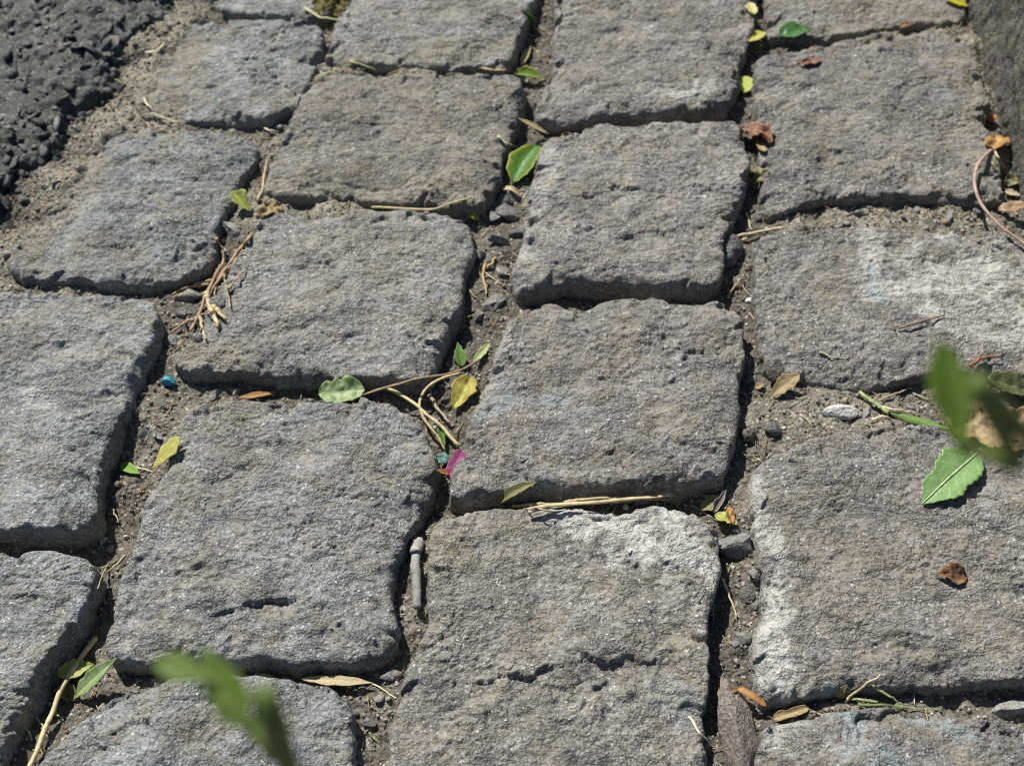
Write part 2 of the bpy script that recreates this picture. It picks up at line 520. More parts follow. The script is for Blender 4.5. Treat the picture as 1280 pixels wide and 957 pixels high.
# chipped ledges: (px line, depth mm, recovery mm)
LEDGES = [
    ('b3', [(268, 768), (300, 758), (335, 754), (368, 750)], 3.8, 26), ('b3', [(300, 545), (350, 530), (420, 520)], 1.6, 16), ('b3', [(215, 722), (232, 718)], 1.5, 7), ('b3', [(380, 800), (430, 780)], 2.2, 20),
    ('c3', [(600, 850), (660, 842), (720, 832), (850, 818)], 3.4, 34), ('c3', [(690, 690), (760, 700), (840, 712)], 1.2, 14), ('c3', [(560, 678), (620, 676)], 1.4, 12), ('c3', [(780, 760), (850, 775)], 1.4, 18),
    ('c1', [(720, 255), (770, 240), (830, 245)], 1.8, 14), ('c1', [(770, 300), (830, 292), (880, 288)], 2.0, 16), ('c1', [(700, 200), (740, 190)], 1.4, 12), ('c1', [(800, 215), (870, 200)], 1.5, 12),
    ('c2', [(820, 445), (880, 440)], 1.4, 12), ('c2', [(740, 560), (820, 575)], 1.5, 14), ('c2', [(650, 430), (700, 440)], 1.2, 12),
    ('d1', [(1010, 190), (1080, 195)], 1.4, 14), ('d1', [(1100, 110), (1180, 100)], 1.2, 12), ('d2', [(980, 390), (1030, 385)], 1.4, 12), ('d2', [(1130, 330), (1230, 320)], 1.2, 9), ('d2', [(1150, 355), (1260, 350)], 1.0, 9),
    ('d3', [(1000, 700), (1060, 690)], 1.6, 18), ('d3', [(1210, 625), (1255, 628)], 2.0, 10), ('d3', [(1120, 640), (1180, 650)], 1.2, 16), ('d3', [(1060, 790), (1150, 800)], 1.4, 20),
    ('b2', [(340, 340), (420, 330)], 1.2, 14), ('b2', [(400, 420), (480, 410)], 1.4, 14), ('b1', [(430, 160), (520, 155)], 1.3, 14), ('b1', [(400, 225), (500, 232)], 1.6, 10),
    ('a3', [(20, 440), (90, 430)], 1.6, 16), ('a3', [(30, 540), (110, 520)], 1.6, 20), ('a2', [(90, 300), (180, 310)], 1.4, 14), ('a2', [(210, 320), (258, 298)], 2.6, 20), ('a1', [(300, 75), (350, 70), (395, 72)], 2.2, 12),
    ('a1', [(235, 105), (270, 102)], 1.6, 10), ('a4', [(0, 740), (60, 745)], 2.0, 14), ('b4', [(240, 880), (300, 868)], 2.0, 16), ('b4', [(330, 852), (336, 880)], 2.6, 10), ('b4', [(110, 925), (140, 935)], 2.5, 10),
    ('c0', [(780, 70), (850, 60)], 1.2, 12), ('c0', [(840, 112), (900, 118)], 1.6, 8), ('b0', [(480, 50), (560, 45)], 1.0, 10),
]

pavement = None
stone_polys = []        # (dense outline, top height)


def sett_mesh(name, poly, seed, hz, tilt, dome, er, spacing, ledges=(), marks=True, bottom=-0.045):
    P = spline(poly) if spacing < 0.002 else chaikin(poly, 2)
    P = resample(P, 900)
    c = 0.5 * (P.min(0) + P.max(0))
    c = 0.5 * c + 0.5 * P.mean(0)
    ext = 0.5 * (P.max(0) - P.min(0))
    th = np.arctan2(P[:, 1] - c[1], P[:, 0] - c[0])
    R = np.hypot(P[:, 0] - c[0], P[:, 1] - c[1])
    o = np.argsort(th)
    th, R = th[o], R[o]
    # ragged arris
    bx, by = c[0] + R * np.cos(th), c[1] + R * np.sin(th)
    R = R + 0.0025 * fbm(bx, by, 0.030, 3, seed + 5) + 0.0010 * fbm(bx, by, 0.008, 3, seed + 6)
    thw = np.concatenate([th - 2 * np.pi, th, th + 2 * np.pi])
    Rw = np.concatenate([R, R, R])
    nx = max(8, int(2 * ext[0] / spacing))
    ny = max(8, int(2 * ext[1] / spacing))
    u, v = np.meshgrid(np.linspace(-1, 1, nx), np.linspace(-1, 1, ny), indexing='ij')
    u, v = u.ravel(), v.ravel()
    r = np.maximum(np.abs(u), np.abs(v))
    t = np.arctan2(v * ext[1], u * ext[0])
    RR = np.interp(t, thw, Rw)
    x, y = c[0] + r * RR * np.cos(t), c[1] + r * RR * np.sin(t)
    XY = np.stack([x, y], 1)
    out = np.stack([c[0] + R * np.cos(th), c[1] + R * np.sin(th)], 1)
    d = near_dist(XY, resample(out, 700))
    d = np.where(r > 0.9999, 0, d)
    # wobble of the arris radius round the stone
    e = er * 0.00062 * (1.0 + 0.9 * fbm(x, y, 0.040, 2, seed + 9))
    e = np.clip(e, 0.0014, 0.010)
    k = 1 - np.minimum(d / e, 1)
    prof = -e * (1 - np.sqrt(np.maximum(0, 1 - k * k))) * 0.85
    z = hz * 0.001 + prof
    z += dome * 0.0008 * (1 - u * u) * (1 - v * v)
    z += tilt[0] * (x - c[0]) + tilt[1] * (y - c[1])
    q = fbm(x, y, 0.07, 2, seed + 1)
    wx, wy = x + 0.004 * fbm(x, y, 0.02, 2, seed + 21), y + 0.004 * fbm(x, y, 0.02, 2, seed + 22)
    z += 0.0036 * q
    ruf = 0.35 + 0.95 * sstep(-0.35, 0.45, fbm(x, y, 0.045, 3, seed + 70))
    z += 0.00165 * fbm(wx, wy * 1.6, 0.026, 3, seed + 2)
    # hackly fracture: ridges and chipped hollows, a little longer across than along
    rg = 1 - np.abs(fbm(wx, wy * 1.7, 0.0115, 3, seed + 3, 0.55))
    z += 0.00085 * ruf * (rg - 0.7)
    z += 0.00062 * ruf * fbm(x, y * 1.4, 0.0044, 3, seed + 4, 0.7)
    pit = np.maximum(0, fbm(wx, wy * 1.8, 0.013, 2, seed + 8) - 0.62)
    z -= 0.0026 * np.minimum(pit, 0.4)
    # cleavage: small steps that break off towards the near side, in patches
    ca, sa = math.cos(0.30), math.sin(0.30)
    A, B = x * ca + y * sa, -x * sa + y * ca
    for wv, amp, sd_ in ((0.0085, 0.00095, 60), (0.0050, 0.00055, 64)):
        kk = B / wv + 1.6 * fbm(A / 2.4, B, wv * 1.1, 3, seed + sd_, 0.6)
        msk = sstep(0.02, 0.45, fbm(A / 1.8, B, 0.022, 3, seed + sd_ + 1))
        z += amp * (1 - (kk - np.floor(kk))) * msk
    lum = fbm(wx, wy * 1.3, 0.019, 2, seed + 13)
    z -= 0.0010 * sstep(0.05, 0.20, lum) * (0.4 + 0.6 * sstep(-0.2, 0.5, q))
    # flakes knocked off along the arrises
    chip = sstep(0.12, 0.30, fbm(wx, wy, 0.030, 3, seed + 15))
    z -= chip * 0.0052 * np.clip(1 - d / 0.016, 0, 1) ** 1.3
    for line, dep, rec in ledges:
        L = GA(line)
        a, b = L[0], L[-1]
        ax = (b - a) / np.linalg.norm(b - a)
        pr = np.array([ax[1], -ax[0]])
        if pr[1] > 0:
            pr = -pr
        s = (XY - a) @ ax
        ln = np.linalg.norm(b - a)
        off = np.interp(s, (L - a) @ ax, (L - a) @ pr)
        tt = (XY - a) @ pr - off + 0.0036 * fbm(x, y, 0.016, 4, seed + 40, 0.6)
        win = sstep(-0.006, 0.006, s) * (1 - sstep(ln - 0.006, ln + 0.006, s))
        win = win * (0.55 + 0.6 * sstep(-0.5, 0.35, fbm(x, y, 0.014, 2, seed + 41)))
        z -= dep * 0.001 * win * sstep(-0.0008, 0.0016, tt) * np.exp(-np.maximum(tt, 0) / (rec * 0.001))
    V = [np.stack([x, y, z], 1)]
    Fc = [grid_faces(nx, ny)]
    # flanks
    idx = np.arange(nx * ny).reshape(nx, ny)
    loop = np.concatenate([idx[:-1, 0], idx[-1, :-1], idx[::-1, -1][:-1], idx[0, ::-1][:-1]])
    m = len(loop)
    base = V[0][loop]
    prev = loop
    off = nx * ny
    dirs = base[:, :2] - c
    dirs /= np.linalg.norm(dirs, axis=1)[:, None]
    rings = 12 if spacing < 0.002 else 3
    for i in range(1, rings + 1):
        f = (i / rings) ** 1.2
        zz = base[:, 2] * (1 - f) + bottom * f
        dep = base[:, 2] - zz
        sx = base[:, 0] * 1.0 + zz * 0.7
        sy = base[:, 1] + zz * 0.7
        w = 0.05 * dep + (0.0011 * fbm(sx, sy, 0.011, 3, seed + 50) + 0.0006 * fbm(sx, sy, 0.004, 2, seed + 51)) * min(1, i / 2)
        ring = np.stack([base[:, 0] + dirs[:, 0] * w, base[:, 1] + dirs[:, 1] * w, zz], 1)
        V.append(ring)
        cur = off + np.arange(m)
        Fc.append(np.stack([prev, np.roll(prev, -1), np.roll(cur, -1), cur], 1)[:, ::-1])
        prev = cur
        off += m
    V = np.vstack(V)
    me = mesh_from(name, V, Fc, M_STONE)
    mk = np.zeros((len(V), 3))
    if marks:
        xy = V[:, :2]
        nz = fbm(xy[:, 0], xy[:, 1], 0.018, 4, 900, 0.6)
        lo, hi = xy.min(0) - 0.05, xy.max(0) + 0.05
        for ch, line, w, st in MARKS:
            L = GA(line)
            if (L.max(0) < lo).any() or (L.min(0) > hi).any():
                continue
            wm = w / 2000.0
            dd = poly_dist(xy, L) / wm
            mk[:, ch] = np.maximum(mk[:, ch], (0.95, 1.0, 0.8)[ch] * st * sstep(1.25, 0.35, dd + 0.95 * nz))
    vcol(me, 'marks', mk)
    return me


pavement_objs = []
for si, (nm, px, colr, hz, tilt, dome, er) in enumerate(STONES):
    poly = GA(px, hz * 0.001)
    led = [(l, d, r) for (s, l, d, r) in LEDGES if s == nm]
    trg = random.Random(si + 100)
    tl = (tilt[0] + trg.uniform(-0.012, 0.012), tilt[1] + trg.uniform(-0.012, 0.012))
    me = sett_mesh('cobblestone', poly, 1000 + si * 97, hz, tl, dome, er, 0.00092, led)
    k = trg.uniform(0.90, 1.10)
    o = link('cobblestone', me, None, tuple(v * k for v in colr))
    pavement_objs.append(o)
    stone_polys.append((resample(spline(poly), 220), hz * 0.001))

# setts that carry on beyond the frame, up and down the same courses
def loose_sett(cx, cy, seed):
    r = np.random.default_rng(seed)
    h = 0.073
    q = np.array([(-h, -h), (-h * 0.4, -h * 1.02), (h * 0.4, -h), (h, -h), (h * 1.02, -h * 0.3), (h, h * 0.4), (h, h), (h * 0.3, h * 1.03), (-h * 0.4, h), (-h, h), (-h * 1.02, 0.3 * h), (-h, -0.4 * h)])
    q = q + r.uniform(-0.004, 0.004, q.shape)
    q[:, 0] += 0.149 * q[:, 1]
    return q + (cx, cy)


for col_i in range(4):
    for up in (1, -1):
        yc, placed, tries = (0.74 if up > 0 else 0.26), 0, 0
        while placed < (6 if up > 0 else 3) and tries < 400:
            tries += 1
            q = loose_sett((-0.295, -0.135, 0.03, 0.195)[col_i] + 0.149 * (yc - 0.45), yc, 3000 + col_i * 40 + placed * 2 + (up > 0))
            if any(inside(q * 1.0, sp).any() or inside(sp, q).any() for sp, _ in stone_polys[:len(STONES)]):
                yc += 0.008 * up
                continue
            seed = 5000 + col_i * 50 + placed * 2 + (up > 0)
            me = sett_mesh('cobblestone', q, seed, rng.uniform(-1, 2), (0, 0), 3, 8, 0.0021, marks=False)
            pavement_objs.append(link('cobblestone', me, None, [BLUE, GREY, WARM, MAUV][col_i]))
            placed += 1
            yc += 0.161 * up

# ------------------------------------------------------------------ joint bed of soil and sand: the pavement itself
BUMPS = [  # px, py, radius px, height mm (raises or sinks the joint filling)
    (175, 30, 90, 13), (190, 90, 70, 13), (140, 150, 70, 13), (80, 220, 60, 12), (20, 310, 60, 11), (225, 75, 40, 9), (235, 10, 40, 12), (200, 145, 50, 9), (275, 150, 40, 6), (330, 158, 40, 5),
    (1020, 505, 60, 9), (1090, 505, 60, 8), (1180, 500, 70, 6), (1260, 520, 60, 6), (960, 520, 40, 5), (1000, 266, 44, 9), (1050, 264, 44, 9), (1100, 264, 60, 9), (1150, 264, 60, 9), (1200, 264, 60, 9), (1250, 260, 50, 7),
    (1215, 45, 30, 12), (1225, 110, 30, 11), (1240, 180, 30, 11), (1100, 35, 60, 9), (1180, 25, 50, 10), (960, 700, 40, 6), (945, 780, 40, 4), (930, 620, 40, 5),
    (330, 250, 60, 9), (420, 252, 60, 9), (500, 256, 50, 6), (430, 85, 60, 9), (520, 86, 60, 9), (600, 86, 50, 6), (345, 175, 40, 6), (370, 110, 40, 7), (400, 40, 40, 7),
    (240, 430, 50, 6), (200, 500, 60, 4), (260, 480, 50, 5), (170, 580, 50, 3), (620, 290, 40, 3), (620, 350, 40, 2), (690, 60, 30, 5), (680, 110, 30, 5), (950, 200, 30, 3),
    (470, 870, 40, 3), (520, 700, 30, 4), (515, 760, 40, 4), (460, 930, 40, 1), (60, 355, 60, 7), (-20, 352, 60, 8), (1150, 868, 70, 4), (1250, 875, 60, 4), (1020, 880, 40, 2),
    (130, 560, 30, -6), (125, 650, 40, -6), (100, 760, 40, -8), (60, 850, 50, -8), (60, 680, 60, -6), (570, 400, 30, -5), (540, 560, 30, -7), (545, 620, 25, -7), (895, 760, 25, -8),
    (900, 840, 20, -4), (925, 480, 25, -4), (925, 380, 25, -3), (760, 367, 60, -4), (850, 622, 60, -6), (300, 838, 90, -5), (445, 900, 25, -3), (655, 130, 20, -4), (600, 270, 20, -3), (290, 230, 25, -6),
    (720, 620, 60, -2), (800, 148, 70, -4), (440, 485, 60, -2), (530, 480, 40, -5),
]
X0, X1, Y0, Y1, ST = -0.52, 0.50, 0.10, 0.92, 0.0013
nx, ny = int((X1 - X0) / ST), int((Y1 - Y0) / ST)
gx, gy = np.meshgrid(np.linspace(X0, X1, nx), np.linspace(Y0, Y1, ny), indexing='ij')
x, y = gx.ravel(), gy.ravel()
XY = np.stack([x, y], 1)
z = np.full(len(x), -0.0145)
raise_m = np.zeros(len(x))
heap = np.zeros((nx, ny))
for bxp, byp, br, bh in BUMPS:
    g = G(bxp, byp)
    s = br / 2000.0
    w = np.exp(-((x - g.x) ** 2 + (y - g.y) ** 2) / (s * s))
    if bh > 0:
        raise_m = np.maximum(raise_m, w * bh * 0.001)
    else:
        z += w * bh * 0.001
z = z + raise_m
for sp, hz in stone_polys:
    ctr = sp.mean(0)
    outw = (sp - ctr) / np.linalg.norm(sp - ctr, axis=1)[:, None]
    lit = outw @ np.array([math.sin(SUN_AZ), math.cos(SUN_AZ)])
    for q, lw in zip(sp[::4], lit[::4]):
        if lw > 0.25:
            ix0, iy0 = int((q[0] - X0) / ST), int((q[1] - Y0) / ST)
            w = 14
            if w < ix0 < nx - w and w < iy0 < ny - w:
                sl = np.s_[ix0 - w:ix0 + w, iy0 - w:iy0 + w]
                g = np.exp(-((gx[sl] - q[0]) ** 2 + (gy[sl] - q[1]) ** 2) / 0.008 ** 2) * 0.0065 * lw
                heap[sl] = np.maximum(heap[sl], g)
z = z + heap.ravel() * (0.7 + 0.6 * fbm(x, y, 0.03, 2, 78))
w1, w2, wc = worley(x, y, 0.0058, 3)
z += 0.0024 * fbm(x, y, 0.030, 3, 301) + 0.0011 * fbm(x, y, 0.007, 4, 302, 0.65) + 0.0013 * wc * np.clip(1 - w1 * 1.5, 0, 1)
keep = np.ones(len(x), bool)
for sp, hz in stone_polys:
    m = (x > sp[:, 0].min()) & (x < sp[:, 0].max()) & (y > sp[:, 1].min()) & (y < sp[:, 1].max())
    idx = np.nonzero(m)[0]
    if not len(idx):
        continue
    ins = inside(XY[idx], sp)
    ii = idx[ins]
    d = near_dist(XY[ii], sp)
    # settle: dust film thins over the stone and never buries its crown
    z[ii] = np.minimum(z[ii] - 0.10 * np.maximum(0, d - 0.004), 0.003)
    keep[ii[(d > 0.011) & (z[ii] < hz - 0.006)]] = False
bed_z = z.copy()
soil = np.stack([np.clip(raise_m / 0.010 + 0.35 * fbm(x, y, 0.05, 3, 77), 0, 1)] * 3, 1)
V = np.stack([x, y, z], 1)
Fc = grid_faces(nx, ny)
kf = keep[Fc].any(1)
Fc = Fc[kf]
used = np.zeros(len(V), bool)
used[Fc.ravel()] = True
remap = np.cumsum(used) - 1
V2, Fc2, soil2 = V[used], remap[Fc], soil[used]
# wider bed round the detailed part
ring = np.array([(-0.62, -0.6, -0.03), (0.62, -0.6, -0.03), (0.9, 1.8, -0.03), (-0.42, 1.8, -0.03),
                 (X0, Y0, -0.03), (X1, Y0, -0.03), (X1, Y1, -0.03), (X0, Y1, -0.03)])
nb = len(V2)
rf = np.array([(0, 1, 5, 4), (1, 2, 6, 5), (2, 3, 7, 6), (3, 0, 4, 7)]) + nb
me = mesh_from('pavement', np.vstack([V2, ring]), [Fc2, rf], M_SOIL)
vcol(me, 'soil', np.vstack([soil2, np.full((8, 3), 0.3)]))
pavement = tag(link('pavement', me), 'old stone-sett pavement with soil and sand in the joints', kind='structure')
for o in pavement_objs:
    o.parent = pavement
named = {s[0]: pavement_objs[i] for i, s in enumerate(STONES)}
named['c3']['label'] = 'cobblestone with a pale lime crust across its far edge'
named['d2']['label'] = 'cobblestone with pale worn scuffs and a small blue arc'
named['d3']['label'] = 'domed cobblestone with a whitish crusted edge'
named['a1']['label'] = 'cobblestone half buried in yellowish sand beside the asphalt'

# wide ground under everything
me = mesh_from('ground', np.array([(-300, -300, -0.06), (300, -300, -0.06), (300, 300, -0.06), (-300, 300, -0.06)], float), np.array([(0, 1, 2, 3)]), M_SOIL)
vcol(me, 'soil', np.full((4, 3), 0.4))
tag(link('ground', me), 'bare earth beneath and beyond the paving', kind='structure')

# ------------------------------------------------------------------ rocks
def ico(sub):
    import bmesh
    bm = bmesh.new()
    bmesh.ops.create_icosphere(bm, subdivisions=sub, radius=1.0)
    V = np.array([v.co[:] for v in bm.verts])
    Fc = np.array([[v.index for v in f.verts] for f in bm.faces])
    bm.free()
    return V, Fc


ICO = {i: ico(i) for i in (1, 2, 3, 4)}


def rock(sub, seed, cuts=7, rough=0.10, cut=(0.55, 0.85)):
    r = np.random.default_rng(seed)
    V, Fc = ICO[sub]
    V = V.copy()
    for _ in range(cuts):
        n = r.normal(size=3)
        n /= np.linalg.norm(n)
        dd = r.uniform(*cut)
        e = np.maximum(0, V @ n - dd)
        V -= e[:, None] * n * 0.92
    if rough:
        nn = V / np.linalg.norm(V, axis=1)[:, None]
        h = fbm(nn[:, 0] * 1.3 + nn[:, 2], nn[:, 1] * 1.3 - nn[:, 2] * 0.7, 0.9, 4, seed)
        V += nn * (rough * h)[:, None]
    return V, Fc


def rotm(seed):
    r = np.random.default_rng(seed)
    q = r.normal(size=4)
    q /= np.linalg.norm(q)
    a, b, c, d = q
    return np.array([[a*a+b*b-c*c-d*d, 2*(b*c-a*d), 2*(b*d+a*c)], [2*(b*c+a*d), a*a-b*b+c*c-d*d, 2*(c*d-a*b)], [2*(b*d-a*c), 2*(c*d+a*b), a*a-b*b-c*c+d*d]])


def rock_field(pos, size, tints, seed, sub=1, mat=None, name='grit', flat=0.75, smooth=False, cut=(0.35, 0.75), cuts=9):
    """many small rocks in one mesh; pos (n,3), size (n,), tints (n,3)"""
    temps = [rock(sub, seed + i, cuts, 0.10, cut) for i in range(16)]
    VV, FF, CC = [], [], []
    off = 0
    for i in range(len(pos)):
        tv, tf = temps[i % 16]
        Rm = rotm(seed + i * 3 + 1)
        v = tv @ Rm.T
        v[:, 2] *= flat
        v = v * size[i] + pos[i]
        VV.append(v)
        FF.append(tf + off)
        CC.append(np.repeat(tints[i][None], len(tv), 0))
        off += len(tv)
    me = mesh_from(name, np.vstack(VV), np.vstack(FF), mat, smooth)
    vcol(me, 'tint', np.vstack(CC))
    return me


# ------------------------------------------------------------------ asphalt road at the left
edge_px = [(-420, 700), (-160, 380), (-60, 290), (0, 222), (40, 190), (75, 160), (110, 122), (140, 90), (160, 52), (195, 15), (215, -30), (300, -140)]
E = GA(edge_px, 0.004)
E = resample(E, 200, closed=False)
ax0, ax1, ay0, ay1, ast = -0.75, -0.20, 0.42, 0.95, 0.0016
nx, ny = int((ax1 - ax0) / ast), int((ay1 - ay0) / ast)
gx, gy = np.meshgrid(np.linspace(ax0, ax1, nx), np.linspace(ay0, ay1, ny), indexing='ij')
x, y = gx.ravel(), gy.ravel()
XY = np.stack([x, y], 1)
big = np.vstack([E, [(-3, 3)], [(-3, -1)]])
ins = inside(XY, big)
d = near_dist(XY, E)
sd = np.where(ins, d, -d) + 0.010 * fbm(x, y, 0.03, 3, 411) + 0.006 * fbm(x, y, 0.009, 2, 412)
f1, f2, cid = worley(x + 0.004 * fbm(x, y, 0.02, 2, 5), y, 0.0145, 21)
g1, g2, gid = worley(x, y, 0.0062, 22)
z = -0.012 + 0.010 * sstep(-0.004, 0.010, sd) + 0.006 * sstep(0.0, 0.05, sd)
z += 0.0065 * (cid - 0.3) * np.clip(1.25 - 1.5 * f1, 0, 1) + 0.0022 * gid * np.clip(1.2 - 1.6 * g1, 0, 1)
z += 0.0016 * fbm(x, y, 0.05, 3, 415) + 0.0008 * fbm(x, y, 0.004, 3, 416)
Fc = grid_faces(nx, ny)
kf = (sd > -0.006)[Fc].all(1)
Fc = Fc[kf]
used = np.zeros(len(x), bool)
used[Fc.ravel()] = True
remap = np.cumsum(used) - 1
V2 = np.stack([x, y, z], 1)[used]
nb = len(V2)
far = np.array([(ax0, ay0, 0.003), (ax0, ay1, 0.003), (-6, ay1, 0.003), (-6, ay0, 0.003), (-0.25, ay1, 0.003), (0.6, 6, 0.003), (-6, 6, 0.003), (-0.95, -3, 0.003), (-6, -3, 0.003), (float(np.interp(ay0, E[:, 1], E[:, 0])) - 0.006, ay0 + 0.004, 0.003)])
ff = np.array([(0, 1, 2, 3), (1, 4, 5, 6), (0, 3, 8, 7)]) + nb
t3 = np.array([(1, 6, 2), (0, 7, 9)]) + nb
me = mesh_from('road', np.vstack([V2, far]), [remap[Fc], ff, t3], M_ASPH)
road = tag(link('road', me), 'worn dark asphalt road with a crumbling edge', kind='structure')
# loose and half-bedded aggregate
cand = np.nonzero((sd > -0.004) & (XY[:, 0] < 0))[0]
pk = nrng.choice(cand, 9000, replace=False)
pp = np.stack([x[pk], y[pk], z[pk] - 0.0006], 1)
vis = (pix(pp)[0] > -120) & (pix(pp)[1] > -60)
pp = pp[vis]
ss = 0.0020 + 0.0080 * nrng.random(len(pp)) ** 2.8
pp[:, 2] -= 0.10 * ss
tt = (0.020 + 0.095 * nrng.random(len(pp)) ** 1.8)[:, None] * np.array([[1.0, 1.02, 1.03]])
pale = nrng.random(len(pp)) < 0.14
tt[pale] = (0.11 + 0.14 * nrng.random(pale.sum()))[:, None] * np.array([[1.0, 1.02, 1.0]])
brn = nrng.random(len(pp)) < 0.03
tt[brn] = (0.11, 0.10, 0.08)
me = rock_field(pp, ss, tt, 600, 2, vert_color_material('aggregate', 0.6, 0.5, 0.8), 'aggregate', 0.55, cut=(0.05, 0.42), cuts=6)
tag(link('aggregate', me, road), kind='stuff')
# crumbs of asphalt strewn over the sand
crumb_px = [(rng.uniform(-0.012, 0.040), rng.random()) for _ in range(170)]
pc = []
for du, s in crumb_px:
    i = int(s * 198)
    tg = E[i + 1] - E[i]
    tg = tg / np.linalg.norm(tg)
    nr = np.array([tg[1], -tg[0]])
    q = E[i] + nr * abs(du) * (0.3 + rng.random())
    ix, iy = int((q[0] - X0) / ST), int((q[1] - Y0) / ST)
    NYB = int((Y1 - Y0) / ST)
    k = ix * NYB + iy
    if 0 <= ix < int((X1 - X0) / ST) and 0 <= iy < NYB:
        pc.append((q[0], q[1], bed_z[k] + 0.0006))
pc = np.array(pc)
me = rock_field(pc, 0.0010 + 0.0032 * nrng.random(len(pc)) ** 2, (0.04 + 0.09 * nrng.random(len(pc)))[:, None] * np.ones((1, 3)), 650, 1, M_GRIT, 'asphalt_crumbs', 0.7)
tag(link('asphalt_crumbs', me), 'dark crumbs of asphalt strewn on the sand by the road edge', 'grit', kind='stuff')

# ------------------------------------------------------------------ kerb at the right
kb = GA([(1215, 0), (1280, 225)], -0.004)
kd = (kb[0] - kb[1]) / np.linalg.norm(kb[0] - kb[1])
kn = np.array([-kd[1], kd[0]])                 # towards the paving (left)
if kn[0] > 0:
    kn = -kn
L0, L1 = -0.28, 0.55
nl, nh = int((L1 - L0) / 0.0016), 90
KH = 0.13
gl, gh = np.meshgrid(np.linspace(L0, L1, nl), np.linspace(-0.035, KH, nh), indexing='ij')
l, h = gl.ravel(), gh.ravel()
dsp = 0.0022 * fbm(l, h, 0.05, 3, 701) + 0.0014 * fbm(l * 2.6, h * 0.7, 0.010, 4, 702, 0.6) + 0.0005 * fbm(l, h, 0.004, 3, 703)
topr = np.maximum(0, h - (KH - 0.012))
dsp -= topr ** 2 / 0.024 + 0.0006
dsp += 0.10 * np.maximum(0, 0.012 - h) * 0.5
px_, py_ = kb[1][0] + kd[0] * l + kn[0] * dsp, kb[1][1] + kd[1] * l + kn[1] * dsp
V = [np.stack([px_, py_, h], 1)]
Fc = [grid_faces(nl, nh)]
idx = np.arange(nl * nh).reshape(nl, nh)
top = idx[:, -1]
TW = 14
gl2, gw = np.meshgrid(np.linspace(L0, L1, nl), np.linspace(0.0, 0.15, TW)[1:], indexing='ij')
zz = KH + 0.0008 * fbm(gl2, gw, 0.03, 3, 705)
V.append(np.stack([kb[1][0] + kd[0] * gl2 - kn[0] * gw, kb[1][1] + kd[1] * gl2 - kn[1] * gw, zz], -1).reshape(-1, 3))
off = nl * nh
idt = off + np.arange(nl * (TW - 1)).reshape(nl, TW - 1)
full = np.concatenate([top[:, None], idt], 1)
Fc.append(np.stack([full[:-1, :-1], full[1:, :-1], full[1:, 1:], full[:-1, 1:]], -1).reshape(-1, 4))
# back and ends as plain quads
back = full[:, -1]
Vb = np.vstack(V)
bk = Vb[back].copy()
bk[:, 2] = -0.035
o2 = len(Vb)
Fc.append(np.stack([back[:-1], back[1:], o2 + np.arange(1, nl), o2 + np.arange(nl - 1)], -1))
Vb = np.vstack([Vb, bk])
n3 = len(Vb)
# end caps
e0 = [idx[0, 0], idx[0, -1], back[0], o2]
e1 = [idx[-1, 0], o2 + nl - 1, back[-1], idx[-1, -1]]
Fc.append(np.array([e0, e1]))
me = mesh_from('kerb', Vb, Fc, M_KERB)
tag(link('kerb', me, None, (0.098, 0.097, 0.092)), 'dark weathered stone kerb rising at the edge of the paving', kind='structure')

bpy.context.view_layer.update()
DG = bpy.context.evaluated_depsgraph_get()
CAMV = Vector((0, 0, CAM_H))


def hit(px, py):
    """the surface point the photograph shows at this pixel"""
    r = sc.ray_cast(DG, CAMV, pray(px, py).normalized())
    return r[1] if r[0] else G(px, py, -0.015)


def down(xx, yy):
    r = sc.ray_cast(DG, Vector((xx, yy, 0.10)), Vector((0, 0, -1)))
    return r[1].z if r[0] else -0.015


# ------------------------------------------------------------------ grit in the joints
nxb, nyb = int((X1 - X0) / ST), int((Y1 - Y0) / ST)
gx, gy = np.meshgrid(np.linspace(X0, X1, nxb), np.linspace(Y0, Y1, nyb), indexing='ij')
BX, BY = gx.ravel(), gy.ravel()
ok = np.ones(len(BX), bool)
PB = np.stack([BX, BY], 1)
for sp, hz in stone_polys:
    m = (BX > sp[:, 0].min()) & (BX < sp[:, 0].max()) & (BY > sp[:, 1].min()) & (BY < sp[:, 1].max())
    idx = np.nonzero(m)[0]
    ok[idx[inside(PB[idx], sp)]] = False
qx, qy = pix(np.stack([BX, BY, bed_z], 1))
ok &= (qx > -40) & (qx < 1320) & (qy > -40) & (qy < 1000)
ok &= ~((qx < 215) & (qy < 235) & (qx + qy * 0.9 < 215))
cand = np.nonzero(ok)[0]
PAL = np.array([(0.22, 0.21, 0.20), (0.17, 0.165, 0.16), (0.26, 0.22, 0.165), (0.20, 0.15, 0.10), (0.09, 0.088, 0.086), (0.32, 0.29, 0.24), (0.46, 0.44, 0.40), (0.25, 0.14, 0.09)])
PW = np.array([.25, .2, .2, .1, .1, .08, .04, .03])


def grit(n, lo, hi, pw, seed, sub, name, label, flat=0.72):
    pk = nrng.choice(cand, n, replace=False)
    s = lo + (hi - lo) * nrng.random(n) ** pw
    p = np.stack([BX[pk], BY[pk], bed_z[pk] + s * 0.25], 1)
    t = PAL[nrng.choice(len(PAL), n, p=PW)] * (0.8 + 0.4 * nrng.random((n, 1)))
    o = link(name, rock_field(p, s, t, seed, sub, M_GRIT, name, flat))
    tag(o, label, 'grit', kind='stuff')


grit(9000, 0.0005, 0.0017, 1.6, 800, 1, 'sand_grains', 'coarse sand grains lying in the joints between the setts')
grit(420, 0.0015, 0.0034, 2.2, 820, 2, 'gravel_chips', 'small gravel chips lying in the joints between the setts')

